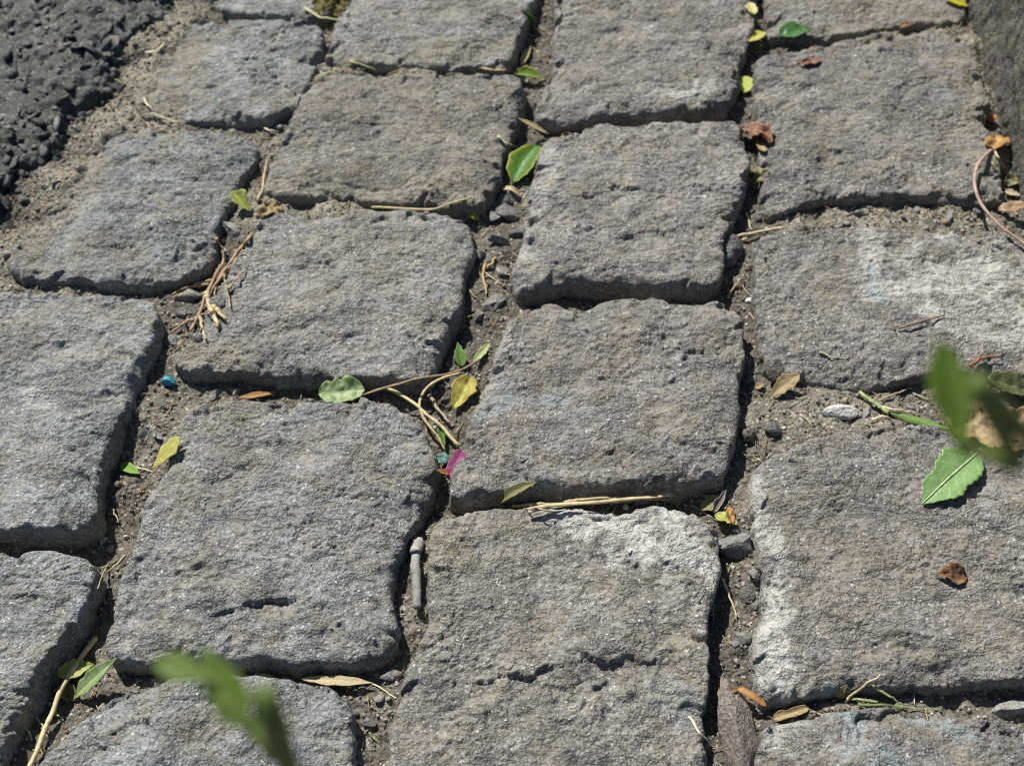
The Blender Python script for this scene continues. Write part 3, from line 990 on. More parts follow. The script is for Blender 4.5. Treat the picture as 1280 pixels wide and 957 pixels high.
# ------------------------------------------------------------------ pebbles that can be told apart
def pebble(name, px, py, w, h, seed, col, label, group=None, cat='pebble', height=0.6, cuts=8, cut=(0.5, 0.85), sink=0.35, rotz=0.0, rough=0.09, sub=3):
    """w, h: width and length on the ground in photograph pixels"""
    P = hit(px, py)
    k = (P - CAMV).length / F * 0.98
    sx, sy = w * 0.5 * k, h * 0.5 * k / 0.82
    sz = min(sx, sy) * height * 1.3
    V, Fc = rock(sub, seed, cuts, rough, cut)
    ext = np.abs(V).max(0)
    V = V / ext * np.array([sx, sy, sz])
    c, s = math.cos(rotz), math.sin(rotz)
    V = V @ np.array([[c, s, 0], [-s, c, 0], [0, 0, 1]])
    zb = down(P.x, P.y)
    me = mesh_from(name, V, Fc, M_PEBBLE, True)
    me.set_sharp_from_angle(angle=math.radians(32))
    o = link(name, me, None, col)
    o.location = (P.x, P.y, zb + sz * (1 - 2 * sink))
    tag(o, label, cat, group)
    return o


DK, MD, LT = (0.13, 0.13, 0.132), (0.20, 0.20, 0.20), (0.28, 0.275, 0.265)
pebble('angular_stone', 921, 686, 52, 44, 11, MD, 'angular grey stone chunk wedged beside the domed sett', cat='stone', height=1.0, sub=4, cuts=7, cut=(0.15, 0.6), rotz=0.5, rough=0.07)
pebble('rounded_stone', 910, 315, 36, 44, 12, (0.15, 0.148, 0.146), 'rounded dark stone wedged at the corner of a rough sett', cat='stone', height=0.8, cut=(0.75, 0.95), sub=4)
pebble('long_stone', 922, 918, 46, 120, 13, (0.21, 0.18, 0.165), 'long brownish rounded stone standing along the joint under dry leaf strips', cat='stone', height=0.75, cut=(0.62, 0.92), cuts=12, sub=4, rotz=0.06, rough=0.14)
pebble('white_pebble', 1050, 517, 46, 17, 14, (0.62, 0.61, 0.58), 'white pebble at the far edge of the domed sett', height=0.7, cut=(0.7, 0.95))
pebble('long_stone', 1262, 888, 46, 18, 15, LT, 'elongated pale stone in the sandy joint before the stained sett', cat='stone', height=0.8, rotz=0.3)
pebble('dark_pebble', 934, 543, 20, 18, 16, DK, 'dark bluish pebble in the sand by the domed sett', 'dark pebbles')
pebble('dark_pebble', 966, 537, 26, 16, 17, DK, 'dark bluish pebble in the sand by the domed sett', 'dark pebbles')
pebble('dark_pebble', 969, 468, 24, 26, 18, DK, 'dark chip resting against the scuffed sett beside the tan dry leaf', height=0.8)
PEB = 'rubble in the joint'
RL = 'angular grey rubble chip packed in the wide joint between setts'
for i, (a, b, w, h, c) in enumerate([(636, 268, 34, 20, MD), (616, 272, 26, 20, LT), (640, 250, 22, 18, MD), (622, 300, 26, 22, MD), (645, 292, 24, 20, DK), (604, 318, 22, 18, MD), (618, 376, 42, 20, MD), (628, 340, 22, 14, LT), (600, 395, 22, 14, MD)]):
    pebble('rubble_chip', a, b, w, h, 30 + i, c, RL, PEB, 'stone chip', cut=(0.12, 0.6), cuts=7, height=0.55, rotz=i * 0.7)
RB = 'bluish grey pebble among the dry roots in the joint'
for i, (a, b, w, h, c) in enumerate([(292, 288, 30, 20, LT), (232, 372, 42, 18, LT), (228, 392, 28, 18, MD), (274, 378, 20, 20, MD), (240, 408, 18, 12, MD), (216, 424, 20, 12, LT), (246, 424, 20, 14, MD)]):
    pebble('root_pebble', a, b, w, h, 50 + i, c, RB, 'pebbles among the roots', cut=(0.2, 0.7), height=0.5, rotz=i * 0.5)
BK = (0.07, 0.07, 0.07)
SMALL = [
    ('small grey stone in the soil behind the narrow orange brown leaf', [(295, 490, 24, 14, LT), (268, 492, 22, 12, MD)]),
    ('small grey stone in the soil between the blue chip and the yellow leaf', [(180, 545, 18, 12, MD), (196, 545, 20, 12, LT)]),
    ('flat grey stone at the tip of the long cream leaf', [(490, 848, 30, 16, MD)]),
    ('small grey stone in the near joint before the long cream leaf', [(452, 862, 16, 12, LT), (462, 905, 18, 14, MD), (448, 915, 14, 12, LT), (476, 870, 20, 14, MD)]),
    ('dark stone in the near joint before the long cream leaf', [(452, 945, 22, 16, DK)]),
    ('grey stone in the rubble below the angular stone chunk', [(944, 720, 22, 16, MD), (942, 755, 20, 14, MD), (928, 800, 22, 18, MD), (950, 708, 14, 10, LT)]),
    ('dark stone in the rubble beside the thin straw', [(930, 745, 26, 18, DK)]),
    ('flat grey chip in the sandy joint behind the scuffed sett', [(985, 263, 24, 10, MD), (1055, 262, 18, 8, DK), (1075, 266, 16, 8, MD)]),
    ('flat chip in the sandy joint by the long reddish stalk', [(1165, 280, 22, 8, LT), (1185, 272, 24, 8, MD), (1225, 268, 22, 10, DK)]),
    ('stone chip lying behind the large crumpled tan leaf', [(1225, 500, 30, 16, LT), (1210, 510, 24, 14, MD), (1195, 500, 20, 12, DK), (1255, 505, 20, 12, MD)]),
    ('whitish chip beside the dark olive folded leaf', [(1230, 487, 16, 9, (0.5, 0.5, 0.5))]),
    ('small chip in the sand beside the rolled green leaf', [(1085, 515, 18, 10, LT), (1135, 510, 18, 10, MD)]),
    ('small grey stone at the far-side corner of the domed sett', [(990, 575, 12, 8, MD)]),
    ('pale little stone above the thick grey stick', [(505, 665, 14, 10, LT)]),
    ('black lump of asphalt lying on the sand', [(130, 172, 18, 10, BK), (148, 112, 22, 12, BK), (155, 80, 20, 12, BK), (12, 285, 30, 14, BK), (30, 250, 20, 10, BK)]),
    ('reddish crumb in the joint above the pointed tan leaf', [(685, 70, 14, 8, (0.2, 0.13, 0.1))]),
    ('grey crumb in the joint beside the small far green leaf', [(690, 20, 14, 8, MD)]),
]
i = 0
for lab, lst in SMALL:
    for a, b, w, h, c in lst:
        pebble('asphalt_lump' if c is BK else 'pebble', a, b, w, h, 70 + i, c, lab, lab.split(' in the ')[0] + ' set' if len(lst) > 1 else None, cut=(0.2, 0.75), height=0.55, sub=3, rotz=i * 0.9)
        i += 1

# ------------------------------------------------------------------ leaves, straws and other litter
def rest(pxs, r, stiff=True, lift=None):
    """lay a row of pixel points on the surface below them; a stiff thing bridges the hollows"""
    P = [hit(a, b) for a, b in pxs]
    zs = np.array([p.z + r for p in P])
    s = np.concatenate([[0], np.cumsum([math.hypot(pxs[i + 1][0] - pxs[i][0], pxs[i + 1][1] - pxs[i][1]) for i in range(len(pxs) - 1)])])
    if stiff and len(P) > 2:
        hull = []
        for i in range(len(P)):
            while len(hull) >= 2 and (zs[hull[-1]] - zs[hull[-2]]) * (s[i] - s[hull[-1]]) <= (zs[i] - zs[hull[-1]]) * (s[hull[-1]] - s[hull[-2]]):
                hull.pop()
            hull.append(i)
        zs = np.interp(s, s[hull], zs[hull])
    if lift is not None:
        zs = zs + np.interp(s / s[-1], np.linspace(0, 1, len(lift)), np.array(lift) * 0.001)
    return [G(p[0], p[1], zz) for p, zz in zip(pxs, zs)]


def smooth_line(pts, n):
    P = np.array([p[:] for p in pts])
    if len(P) < 3:
        t = np.linspace(0, 1, n)[:, None]
        return P[0] * (1 - t) + P[-1] * t
    Q = np.vstack([2 * P[0] - P[1], P, 2 * P[-1] - P[-2]])
    out = []
    segs = len(P) - 1
    for i in range(n):
        u = i / (n - 1) * segs
        k = min(int(u), segs - 1)
        t = u - k
        p0, p1, p2, p3 = Q[k:k + 4]
        out.append(0.5 * (2 * p1 + (p2 - p0) * t + (2 * p0 - 5 * p1 + 4 * p2 - p3) * t * t + (3 * p1 - p0 - 3 * p2 + p3) * t ** 3))
    return np.array(out)


def tube_geo(C, r0, r1, sides=7, flat=1.0, wob=0.0, seed=0):
    n = len(C)
    T = np.gradient(C, axis=0)
    T /= np.linalg.norm(T, axis=1)[:, None] + 1e-12
    up = np.array([0, 0, 1.0])
    S = np.cross(T, up)
    S /= np.linalg.norm(S, axis=1)[:, None] + 1e-9
    U = np.cross(S, T)
    rr = np.linspace(r0, r1, n)
    if wob:
        rr = rr * (1 + wob * np.random.default_rng(seed).normal(size=n))
    a = np.arange(sides) / sides * 2 * np.pi
    V = C[:, None, :] + rr[:, None, None] * (np.cos(a)[None, :, None] * S[:, None, :] + flat * np.sin(a)[None, :, None] * U[:, None, :])
    V = V.reshape(-1, 3)
    i = np.arange(n - 1)[:, None] * sides + np.arange(sides)[None, :]
    j = np.arange(n - 1)[:, None] * sides + (np.arange(sides)[None, :] + 1) % sides
    Fc = np.stack([i, j, j + sides, i + sides], -1).reshape(-1, 4)
    V = np.vstack([V, C[:1], C[-1:]])
    b = n * sides
    k = np.arange(sides)
    t0 = np.stack([np.full(sides, b), (k + 1) % sides, k], 1)
    t1 = np.stack([np.full(sides, b + 1), (n - 1) * sides + k, (n - 1) * sides + (k + 1) % sides], 1)
    return V, Fc, np.vstack([t0, t1])


def mm(px, py):
    """photograph pixels to metres at this place"""
    return (G(px, py, -0.005) - CAMV).length / F


def straw(name, pxs, wpx, col, label=None, cat=None, group=None, stiff=True, lift=None, parent=None, taper=0.6, flat=1.0, n=None, wob=0.06, rough=0.6):
    k = mm(*pxs[len(pxs) // 2])
    r = wpx * 0.5 * k
    # denser sampling, so that the straw rests on what lies between its corner points
    D = resample(np.array(pxs, float), max(len(pxs), 9), closed=False)
    W = rest([tuple(p) for p in D], r * flat, stiff, lift)
    C = smooth_line(W, n or 26)
    jr = np.random.default_rng(int(pxs[0][0] * 3 + pxs[0][1]))
    jit = np.stack([np.interp(np.arange(len(C)), np.linspace(0, len(C) - 1, 9), jr.normal(size=9)) for _ in range(2)], 1)
    C[:, :2] += jit * min(r, 0.0012) * 0.30
    V, Fq, Ft = tube_geo(C, r, r * taper, 7, flat * 0.75, wob * 1.2, int(abs(pxs[0][0] * 7 + pxs[0][1])))
    me = mesh_from(name, V, [Fq, Ft], straw_material(col, rough))
    o = link(name, me, parent)
    tag(o, label, cat, group)
    return o


def blade_mesh(name, base, tip, width, mat, fold=0.25, bow=0.0, roll=0.0, curl=0.0, crumple=0.0, shape='ovate', serr=0.0, twist=0.0, seed=0, bend=0.0, thick=0.0003, nl=26, nw=13):
    """leaf blade between two world points; returns mesh with a UV of (along, across)"""
    base, tip = np.array(base[:]), np.array(tip[:])
    ax = tip - base
    L = np.linalg.norm(ax)
    ax /= L
    up = np.array([0, 0, 1.0])
    side = np.cross(ax, up)
    side /= np.linalg.norm(side)
    nor = np.cross(side, ax)
    t = np.linspace(0, 1, nl)
    if shape == 'ovate':
        w = np.sin(np.pi * t ** 0.80) ** 0.8 * (1 - 0.25 * t)
    elif shape == 'round':
        w = np.sin(np.pi * np.clip(t, 0, 1)) ** 0.5
    elif shape == 'lance':
        w = np.sin(np.pi * t ** 0.9) ** 0.9
    elif shape == 'strip':
        w = np.clip(np.minimum(t, 1 - t) * 9, 0, 1) ** 0.6
    elif shape == 'drop':
        w = np.sin(np.pi * t ** 1.5) ** 0.7
    w = np.maximum(w / w.max(), 0.02) * width * 0.5
    if serr:
        w = w * (1 + serr * ((t * 11) % 1.0 - 0.5))
    rg = np.random.default_rng(seed + 5)
    lobe = 1 + 0.13 * np.interp(t, np.linspace(0, 1, 11), rg.normal(size=11))
    lobe2 = 1 + 0.13 * np.interp(t, np.linspace(0, 1, 11), rg.normal(size=11))
    v = np.linspace(-1, 1, nw)
    TT, VV = np.meshgrid(t, v, indexing='ij')
    wl_ = np.where(VV < 0, (w * lobe)[:, None], (w * lobe2)[:, None])
    lat = VV * wl_
    hgt = np.abs(lat) * fold
    if curl:
        ang = curl * np.abs(VV)
        rad = wl_ / max(abs(curl), 1e-3)
        lat = np.sign(VV) * rad * np.sin(np.abs(ang)) * 1.0
        hgt = hgt + np.sign(curl) * rad * (1 - np.cos(ang))
    hgt = hgt + bow * L * np.sin(np.pi * TT)
    lat = lat + bend * L * np.sin(np.pi * TT)
    if crumple:
        s1 = fbm(TT * L * 1000 + seed * 3.1, lat * 1000, 7.0, 3, seed)
        hgt = hgt + crumple * width * s1
        lat = lat + crumple * 0.5 * width * fbm(TT * L * 1000 - 40, lat * 1000 + seed, 8.0, 2, seed + 1)
    hgt = hgt + 0.012 * width * fbm(TT * 8, VV * 2 + seed, 1.0, 2, seed + 2)
    an = roll + twist * (TT - 0.5)
    l2 = lat * np.cos(an) - hgt * np.sin(an)
    h2 = lat * np.sin(an) + hgt * np.cos(an)
    P = base + TT[..., None] * L * ax + l2[..., None] * side + h2[..., None] * nor
    T1 = P.reshape(-1, 3)
    # shell of real thickness
    du = np.gradient(P, axis=0)
    dv = np.gradient(P, axis=1)
    nn = np.cross(du, dv)
    nn /= np.linalg.norm(nn, axis=2)[..., None] + 1e-12
    T2 = (P - nn * thick).reshape(-1, 3)
    V = np.vstack([T1, T2])
    a = grid_faces(nl, nw)
    b = a[:, ::-1] + nl * nw
    idx = np.arange(nl * nw).reshape(nl, nw)
    loop = np.concatenate([idx[:-1, 0], idx[-1, :-1], idx[::-1, -1][:-1], idx[0, ::-1][:-1]])
    lp = np.roll(loop, -1)
    rim = np.stack([loop, lp, lp + nl * nw, loop + nl * nw], 1)[:, ::-1]
    Fc = np.vstack([a, b, rim])
    me = mesh_from(name, V, Fc, mat)
    uvl = me.uv_layers.new(name='UVMap')
    uvv = np.stack([TT.ravel(), VV.ravel() * 0.5 + 0.5], 1)
    uvv = np.vstack([uvv, uvv])
    li = np.empty(len(me.loops), dtype=np.int32)
    me.loops.foreach_get('vertex_index', li)
    uvl.data.foreach_set('uv', uvv[li].astype(np.float32).ravel())
    return me


def leaf(name, bpx, tpx, wpx, mat, label, cat='leaf', group=None, lift=(1.0, 1.0), settle=True, **kw):
    k = mm(*bpx)
    mid = ((bpx[0] + tpx[0]) / 2, (bpx[1] + tpx[1]) / 2)
    D = resample(np.array([bpx, mid, tpx], float), 7, closed=False)
    W = rest([tuple(p) for p in D], 0.0006, True, lift)
    me = blade_mesh(name, W[0], W[-1], wpx * k, mat, **kw)
    o = link(name, me)
    tag(o, label, cat, group)
    return o


YEL = leaf_material((0.62, 0.60, 0.16), (0.68, 0.64, 0.24), None, 0.4)
YGR = leaf_material((0.20, 0.33, 0.04), (0.50, 0.52, 0.10), None, 0.45)
YG2 = leaf_material((0.42, 0.46, 0.10), (0.55, 0.54, 0.18), (0.25, 0.30, 0.08), 0.4)
DGR = leaf_material((0.05, 0.15, 0.035), (0.09, 0.22, 0.05), (0.16, 0.30, 0.12), 0.25, 0.35)
GRN = leaf_material((0.16, 0.30, 0.07), (0.22, 0.36, 0.10), None, 0.35, 0.4)
PGR = leaf_material((0.33, 0.42, 0.20), (0.27, 0.36, 0.15), (0.16, 0.25, 0.08), 0.25, 0.5)
BIG = leaf_material((0.26, 0.42, 0.16), (0.20, 0.35, 0.11), None, 0.25, 0.4, 0.8)
TAN = leaf_material((0.42, 0.32, 0.17), (0.36, 0.26, 0.13), (0.24, 0.16, 0.07), 0.3, 0.65)
CRM = leaf_material((0.56, 0.47, 0.27), (0.50, 0.41, 0.23), None, 0.3, 0.6)
BRN = leaf_material((0.22, 0.11, 0.05), (0.28, 0.15, 0.08), (0.10, 0.05, 0.025), 0.25, 0.55)
RED = leaf_material((0.27, 0.12, 0.07), (0.33, 0.17, 0.10), (0.14, 0.06, 0.03), 0.25, 0.6)
ORG = leaf_material((0.38, 0.19, 0.05), (0.33, 0.15, 0.04), None, 0.25, 0.5)
OLV = leaf_material((0.20, 0.19, 0.08), (0.28, 0.25, 0.11), (0.09, 0.08, 0.03), 0.25, 0.5)
YBR = leaf_material((0.52, 0.50, 0.10), (0.46, 0.36, 0.08), (0.30, 0.14, 0.04), 0.4, 0.5)
PNK = leaf_material((0.62, 0.17, 0.36), (0.55, 0.16, 0.32), (0.42, 0.10, 0.24), 0.3, 0.55)

# -- joint between the second and third courses, far end to near end
leaf('small_leaf', (656, 14), (668, 30), 17, GRN, 'small green leaf tucked beside the far setts in the joint', lift=(2, 2), roll=0.3, seed=1)
leaf('dry_leaf', (652, 84), (664, 58), 12, CRM, 'pointed tan dry leaf standing in the joint above a curled yellow-green leaf', lift=(1, 4), shape='lance', fold=0.5, roll=0.4, seed=2)
leaf('dry_leaf', (599, 85), (634, 88), 8, CRM, 'narrow cream leaf lying on the edge of a sandy sett', shape='lance', lift=(1, 1), seed=3)
leaf('curled_leaf', (642, 92), (677, 98), 20, YGR, 'curled yellow-green leaf with a brown spot in the far joint', lift=(2, 3), curl=1.0, shape='round', seed=4)
leaf('dry_leaf', (648, 148), (686, 168), 9, CRM, 'long cream willow-like leaf bridging the dark joint', shape='lance', lift=(3, 2), seed=5, fold=0.1)
leaf('curled_leaf', (672, 182), (642, 228), 36, leaf_material((0.10, 0.28, 0.02), (0.52, 0.53, 0.10), None, 0.55, 0.4, 0.75), 'bright green curled leaf with yellow rim in the joint', lift=(9, 5), curl=0.55, shape='round', roll=-0.1, fold=0.1, seed=6, bend=0.05)
leaf('dry_leaf', (652, 260), (693, 223), 13, CRM, 'tan blade-shaped dry leaf leaning on a rough sett', shape='lance', lift=(1, 2), seed=7, fold=0.3)
straw('dry_stalk', [(622, 170), (632, 178), (644, 184)], 4, (0.5, 0.43, 0.29), 'short pale stem by the bright green curled leaf', 'stalk')
leaf('dry_leaf', (628, 236), (650, 244), 7, CRM, 'small curved tan leaf scrap under the bright green leaf', shape='strip', lift=(2, 1), bow=0.2, seed=8)
leaf('dry_leaf', (584, 268), (600, 274), 11, YG2, 'tiny cream leaf scrap at the corner of a sandy sett', crumple=0.2, seed=9)
straw('dry_grass_stalk', [(465, 259), (500, 261), (548, 261), (560, 255), (590, 247)], 4, (0.42, 0.34, 0.18), 'dry grass stalk lying along the edge of a sandy sett', 'stalk')
straw('dry_grass_stalk', [(400, 96), (420, 87), (440, 80)], 3, (0.30, 0.36, 0.12), 'thin green grass blade lying across the sandy gap', 'stalk', 'green grass blades in the sandy gap', taper=0.4)
straw('dry_grass_stalk', [(438, 77), (455, 82), (472, 88)], 3, (0.40, 0.40, 0.16), 'thin green grass blade lying across the sandy gap', 'stalk', 'green grass blades in the sandy gap', taper=0.4)
straw('dry_grass_stalk', [(380, 10), (400, 22), (425, 25)], 4, (0.42, 0.42, 0.20), 'thin greenish stalk by the mossy far joint', 'stalk', taper=0.4)
straw('dry_stalk', [(606, 330), (604, 345), (608, 368)], 4, (0.40, 0.28, 0.13), 'brown broken stem standing in the shaded joint', 'stalk')
straw('dry_stalk', [(604, 338), (614, 330), (620, 320)], 4, (0.42, 0.30, 0.14), 'short forked brown stem in the shaded joint', 'stalk')
straw('dry_stalk', [(605, 340), (616, 348), (626, 355)], 3, (0.44, 0.34, 0.18), 'thin tan stem across the shaded joint', 'stalk')

# -- cluster of stems and leaves at the middle of the picture
leaf('small_leaf', (578, 458), (572, 428), 15, GRN, 'upright small green leaf in the joint beside pale stems', lift=(2, 12), shape='ovate', seed=11, fold=0.4)
leaf('small_leaf', (592, 452), (613, 428), 12, leaf_material((0.34, 0.42, 0.14), (0.40, 0.46, 0.18), None, 0.4), 'pale green narrow leaf leaning on the joint edge', lift=(3, 2), shape='lance', seed=12)
leaf('yellow_brown_leaf', (590, 470), (566, 512), 30, YBR, 'yellow leaf with a brown burnt half in the joint', lift=(5, 5), curl=0.4, crumple=0.06, shape='ovate', seed=13)
straw('pale_stalk', [(484, 484), (510, 498), (545, 527), (574, 556)], 4.8, (0.52, 0.45, 0.25), 'straight pale yellow stem reaching down to the pink petal', 'stalk', lift=(2, 3, 3, 2), taper=0.9)
straw('curved_stalk', [(575, 466), (552, 472), (534, 482), (524, 500), (524, 515), (536, 532), (548, 545), (556, 562)], 4.6, (0.46, 0.36, 0.19), 'curved tan stem looping over the joint', 'stalk', lift=(5, 4, 5, 5, 3), taper=0.7, n=40)
straw('dry_stalk', [(440, 498), (480, 484), (520, 474), (575, 464), (600, 448)], 4, (0.27, 0.20, 0.12), 'long dark stem lying across the joint towards the pale green leaf', 'stalk', lift=(1, 3, 3, 3, 2), taper=0.7)
straw('dry_stalk', [(536, 494), (548, 512), (562, 528)], 5, (0.36, 0.28, 0.18), 'short brown stem under the looping tan stem', 'stalk', lift=(4, 3))
leaf('small_leaf', (548, 528), (556, 560), 8, GRN, 'thin folded green leaf hanging beside the looping stem', shape='lance', lift=(4, 3), fold=0.7, seed=14)
leaf('pink_petal', (578, 562), (560, 598), 17, PNK, 'bright pink petal lying in the joint', 'petal', lift=(6, 6), shape='strip', crumple=0.05, seed=15, nl=18)
leaf('teal_scrap', (548, 570), (560, 576), 14, leaf_material((0.04, 0.16, 0.13), (0.10, 0.26, 0.22), None, 0.2), 'dark teal scrap beside the pink petal', 'scrap', lift=(3, 3), crumple=0.2, shape='round', seed=16)
leaf('brown_scrap', (546, 588), (564, 594), 12, ORG, 'orange brown leaf scrap under the pink petal', lift=(4, 4), crumple=0.25, seed=17)
leaf('curled_leaf', (398, 492), (456, 488), 38, PGR, 'pale green wavy leaf lying in the joint behind a large sett', lift=(10, 9), curl=0.3, crumple=0.08, shape='round', roll=-0.15, seed=18)
leaf('orange_leaf', (298, 497), (348, 490), 9, ORG, 'narrow orange brown leaf lying in the sandy joint', shape='lance', lift=(2, 2), seed=19)

# -- joint between the first and second courses
leaf('small_leaf', (290, 240), (312, 264), 20, YG2, 'yellow-green folded leaf in the shaded far-left joint', lift=(3, 3), fold=0.6, shape='ovate', seed=21)
leaf('crumpled_leaf', (323, 268), (353, 258), 24, TAN, 'crumpled tan leaf beside a yellow-green folded leaf', lift=(3, 3), crumple=0.22, shape='round', seed=22)
leaf('yellow_leaf', (190, 586), (225, 546), 20, YEL, 'yellow leaf lying upright against a large sett', lift=(7, 6), shape='drop', fold=0.05, seed=23)
leaf('small_leaf', (150, 580), (174, 592), 14, leaf_material((0.24, 0.40, 0.06), (0.30, 0.44, 0.10), None, 0.4), 'small bright green leaf in the soil by a yellow leaf', lift=(2, 2), seed=24)
straw('dry_stalk', [(168, 584), (180, 586), (192, 590)], 2.5, (0.5, 0.45, 0.3), 'thin pale stalk between the green and yellow leaves', 'stalk')
o = pebble('blue_chip', 212, 480, 17, 11, 301, (0.05, 0.42, 0.60), 'small bright blue chip lying on the soil', cat='chip', height=0.8, sink=0.15)
tangle = bpy.data.objects.new('root_tangle', None)
COL.objects.link(tangle)
tag(tangle, 'tangle of dry brown roots lying in the joint', 'roots')
for i, (pts, w, c) in enumerate([
        ([(316, 292), (300, 312), (286, 332), (270, 350)], 6, (0.30, 0.21, 0.12)), ([(308, 300), (292, 322), (276, 345), (262, 368)], 5, (0.34, 0.23, 0.13)), ([(270, 298), (278, 312), (280, 325), (274, 338)], 5, (0.38, 0.25, 0.15)),
        ([(276, 332), (266, 350), (256, 372), (248, 395), (238, 415)], 6, (0.28, 0.19, 0.11)), ([(262, 355), (240, 358), (228, 360), (216, 368)], 5, (0.30, 0.21, 0.12)), ([(266, 350), (246, 354), (232, 364), (216, 372)], 3.5, (0.38, 0.29, 0.15)),
        ([(258, 365), (262, 382), (268, 396), (274, 408)], 8, (0.50, 0.40, 0.23)), ([(262, 378), (274, 390), (284, 400)], 7, (0.46, 0.36, 0.2)), ([(250, 394), (252, 408), (257, 423)], 5, (0.44, 0.35, 0.22)),
        ([(284, 362), (296, 348), (308, 336)], 4, (0.32, 0.24, 0.15)), ([(250, 393), (264, 392), (278, 389)], 3, (0.33, 0.22, 0.13)), ([(245, 398), (232, 402), (222, 410), (214, 416)], 5, (0.26, 0.17, 0.1)), ([(280, 340), (282, 355), (286, 372), (288, 385)], 3, (0.40, 0.31, 0.19)),
        ([(304, 312), (290, 330), (272, 352), (268, 368)], 4, (0.36, 0.25, 0.14))]):
    straw('root_strand', pts, w, c, parent=tangle, stiff=False, lift=(1.5, 2.5, 1.5), wob=0.12, taper=0.55)
straw('long_straw', [(118, 796), (96, 826), (76, 862), (58, 905), (38, 955), (28, 985)], 7, (0.55, 0.45, 0.25), 'long pale straw running along the joint past green leaves', 'straw', lift=(1, 4, 4, 3), n=40, taper=0.8)
leaf('fallen_leaf', (70, 842), (118, 830), 22, YG2, 'yellow-green leaf beneath the long straw', lift=(3, 3), shape='ovate', seed=25)
leaf('fallen_leaf', (96, 868), (146, 822), 22, PGR, 'pale green leaf propped against a large sett by the long straw', lift=(4, 4), shape='ovate', fold=0.35, seed=26)
leaf('crumpled_leaf', (72, 858), (98, 872), 20, OLV, 'crumpled brown leaf under the yellow-green leaf', lift=(2, 2), crumple=0.3, seed=27)
for i, (pts, c) in enumerate([([(112, 708), (124, 710), (132, 708)], (0.45, 0.42, 0.2)), ([(134, 706), (126, 722), (122, 735)], (0.42, 0.35, 0.18)), ([(156, 694), (146, 704), (134, 714)], (0.44, 0.42, 0.22)), ([(140, 636), (146, 646), (149, 653)], (0.5, 0.45, 0.28)), ([(45, 895), (52, 905), (58, 915)], (0.3, 0.35, 0.15)), ([(66, 885), (74, 895), (80, 900)], (0.3, 0.36, 0.14)), ([(40, 925), (36, 915), (30, 908)], (0.25, 0.33, 0.12))]):
    straw('grass_blade', pts, 3, c, 'thin dry grass blade in the dark near joint', 'grass blade', 'grass blades in the near joint', taper=0.4, lift=(1, 2))

# -- near joints
leaf('dry_leaf', (376, 848), (466, 853), 13, CRM, 'long cream leaf bridging the joint between two near setts', shape='lance', lift=(6, 5), seed=28, fold=0.1)
straw('dry_stalk', [(464, 853), (480, 862), (494, 872)], 2.5, (0.5, 0.46, 0.28), 'thin yellow stalk at the tip of the long cream leaf', 'stalk')
o = straw('grey_stick', [(520, 676), (519, 710), (521, 738), (522, 760)], 13, (0.24, 0.235, 0.225), 'thick grey stick standing in the joint with a notch', 'stick', lift=(2, 3, 2), taper=0.85, wob=0.05, rough=0.8)
straw('knot', [(521, 676), (521, 682), (520, 690)], 17, (0.30, 0.28, 0.26), parent=o, lift=(3, 3), taper=0.8, n=10, rough=0.8)
leaf('curved_leaf', (622, 630), (672, 602), 16, OLV, 'dark olive dry leaf arched over the sett edge', shape='lance', lift=(4, 5), bow=0.10, curl=0.6, seed=29)
bundle = bpy.data.objects.new('dry_grass_bundle', None)
COL.objects.link(bundle)
tag(bundle, 'bundle of dry grass stalks between two central setts', 'dry grass')
for i, pts in enumerate([[(665, 636), (700, 630), (760, 626), (842, 618)], [(672, 630), (720, 626), (780, 622), (838, 616)], [(660, 640), (690, 634), (740, 628), (790, 627)], [(640, 632), (690, 628), (730, 630), (800, 624)], [(690, 640), (672, 634), (650, 636)], [(700, 625), (760, 622), (835, 624)]]):
    straw('grass_stalk', pts, [6, 5, 4, 3.5, 3, 4][i], [(0.50, 0.42, 0.25), (0.44, 0.35, 0.2), (0.38, 0.3, 0.17)][i % 3], parent=bundle, lift=(4, 6, 5, 4), flat=0.6)
leaf('curled_leaf', (876, 636), (906, 622), 22, OLV, 'olive curled leaf below the shaded sett corner', lift=(2, 3), curl=0.6, crumple=0.1, seed=31)
leaf('curled_leaf', (892, 640), (908, 612), 12, leaf_material((0.12, 0.11, 0.10), (0.32, 0.29, 0.25), None, 0.1), 'dark upright leaf curl with a pale rim', lift=(3, 9), curl=0.9, seed=32)
leaf('curled_leaf', (894, 642), (922, 655), 18, YG2, 'yellow-green leaf scrap above the angular stone chunk', lift=(3, 3), crumple=0.2, seed=33)
leaf('brown_scrap', (910, 634), (916, 656), 12, ORG, 'reddish brown scrap beside the yellow-green scrap', lift=(3, 4), crumple=0.25, seed=34)
straw('dry_stalk', [(862, 630), (880, 640), (900, 652)], 3, (0.3, 0.26, 0.2), 'thin grey stalk at the corner of the crusted sett', 'stalk')
straw('dry_straw', [(903, 722), (912, 745), (921, 770)], 3.5, (0.5, 0.42, 0.26), 'thin straw in the rubble below the angular stone chunk', 'straw', lift=(2, 2))
straw('dry_straw', [(862, 895), (876, 917), (892, 934)], 4, (0.55, 0.5, 0.36), 'pale straw on the sett edge beside the long brownish stone', 'straw')
leaf('leaf_strip', (893, 872), (922, 860), 8, BRN, 'curved brown leaf strip arching over the long brownish stone', 'leaf', lift=(3, 6), shape='strip', bow=0.15, seed=35)
leaf('leaf_strip', (922, 860), (958, 882), 8, ORG, 'tan leaf strip hanging from the long brownish stone', 'leaf', lift=(6, 3), shape='strip', bow=0.1, seed=36)
leaf('curled_leaf', (966, 898), (1012, 884), 12, TAN, 'tan curled leaf strip at the corner of the stained sett', lift=(2, 3), curl=0.8, crumple=0.1, shape='strip', seed=37)
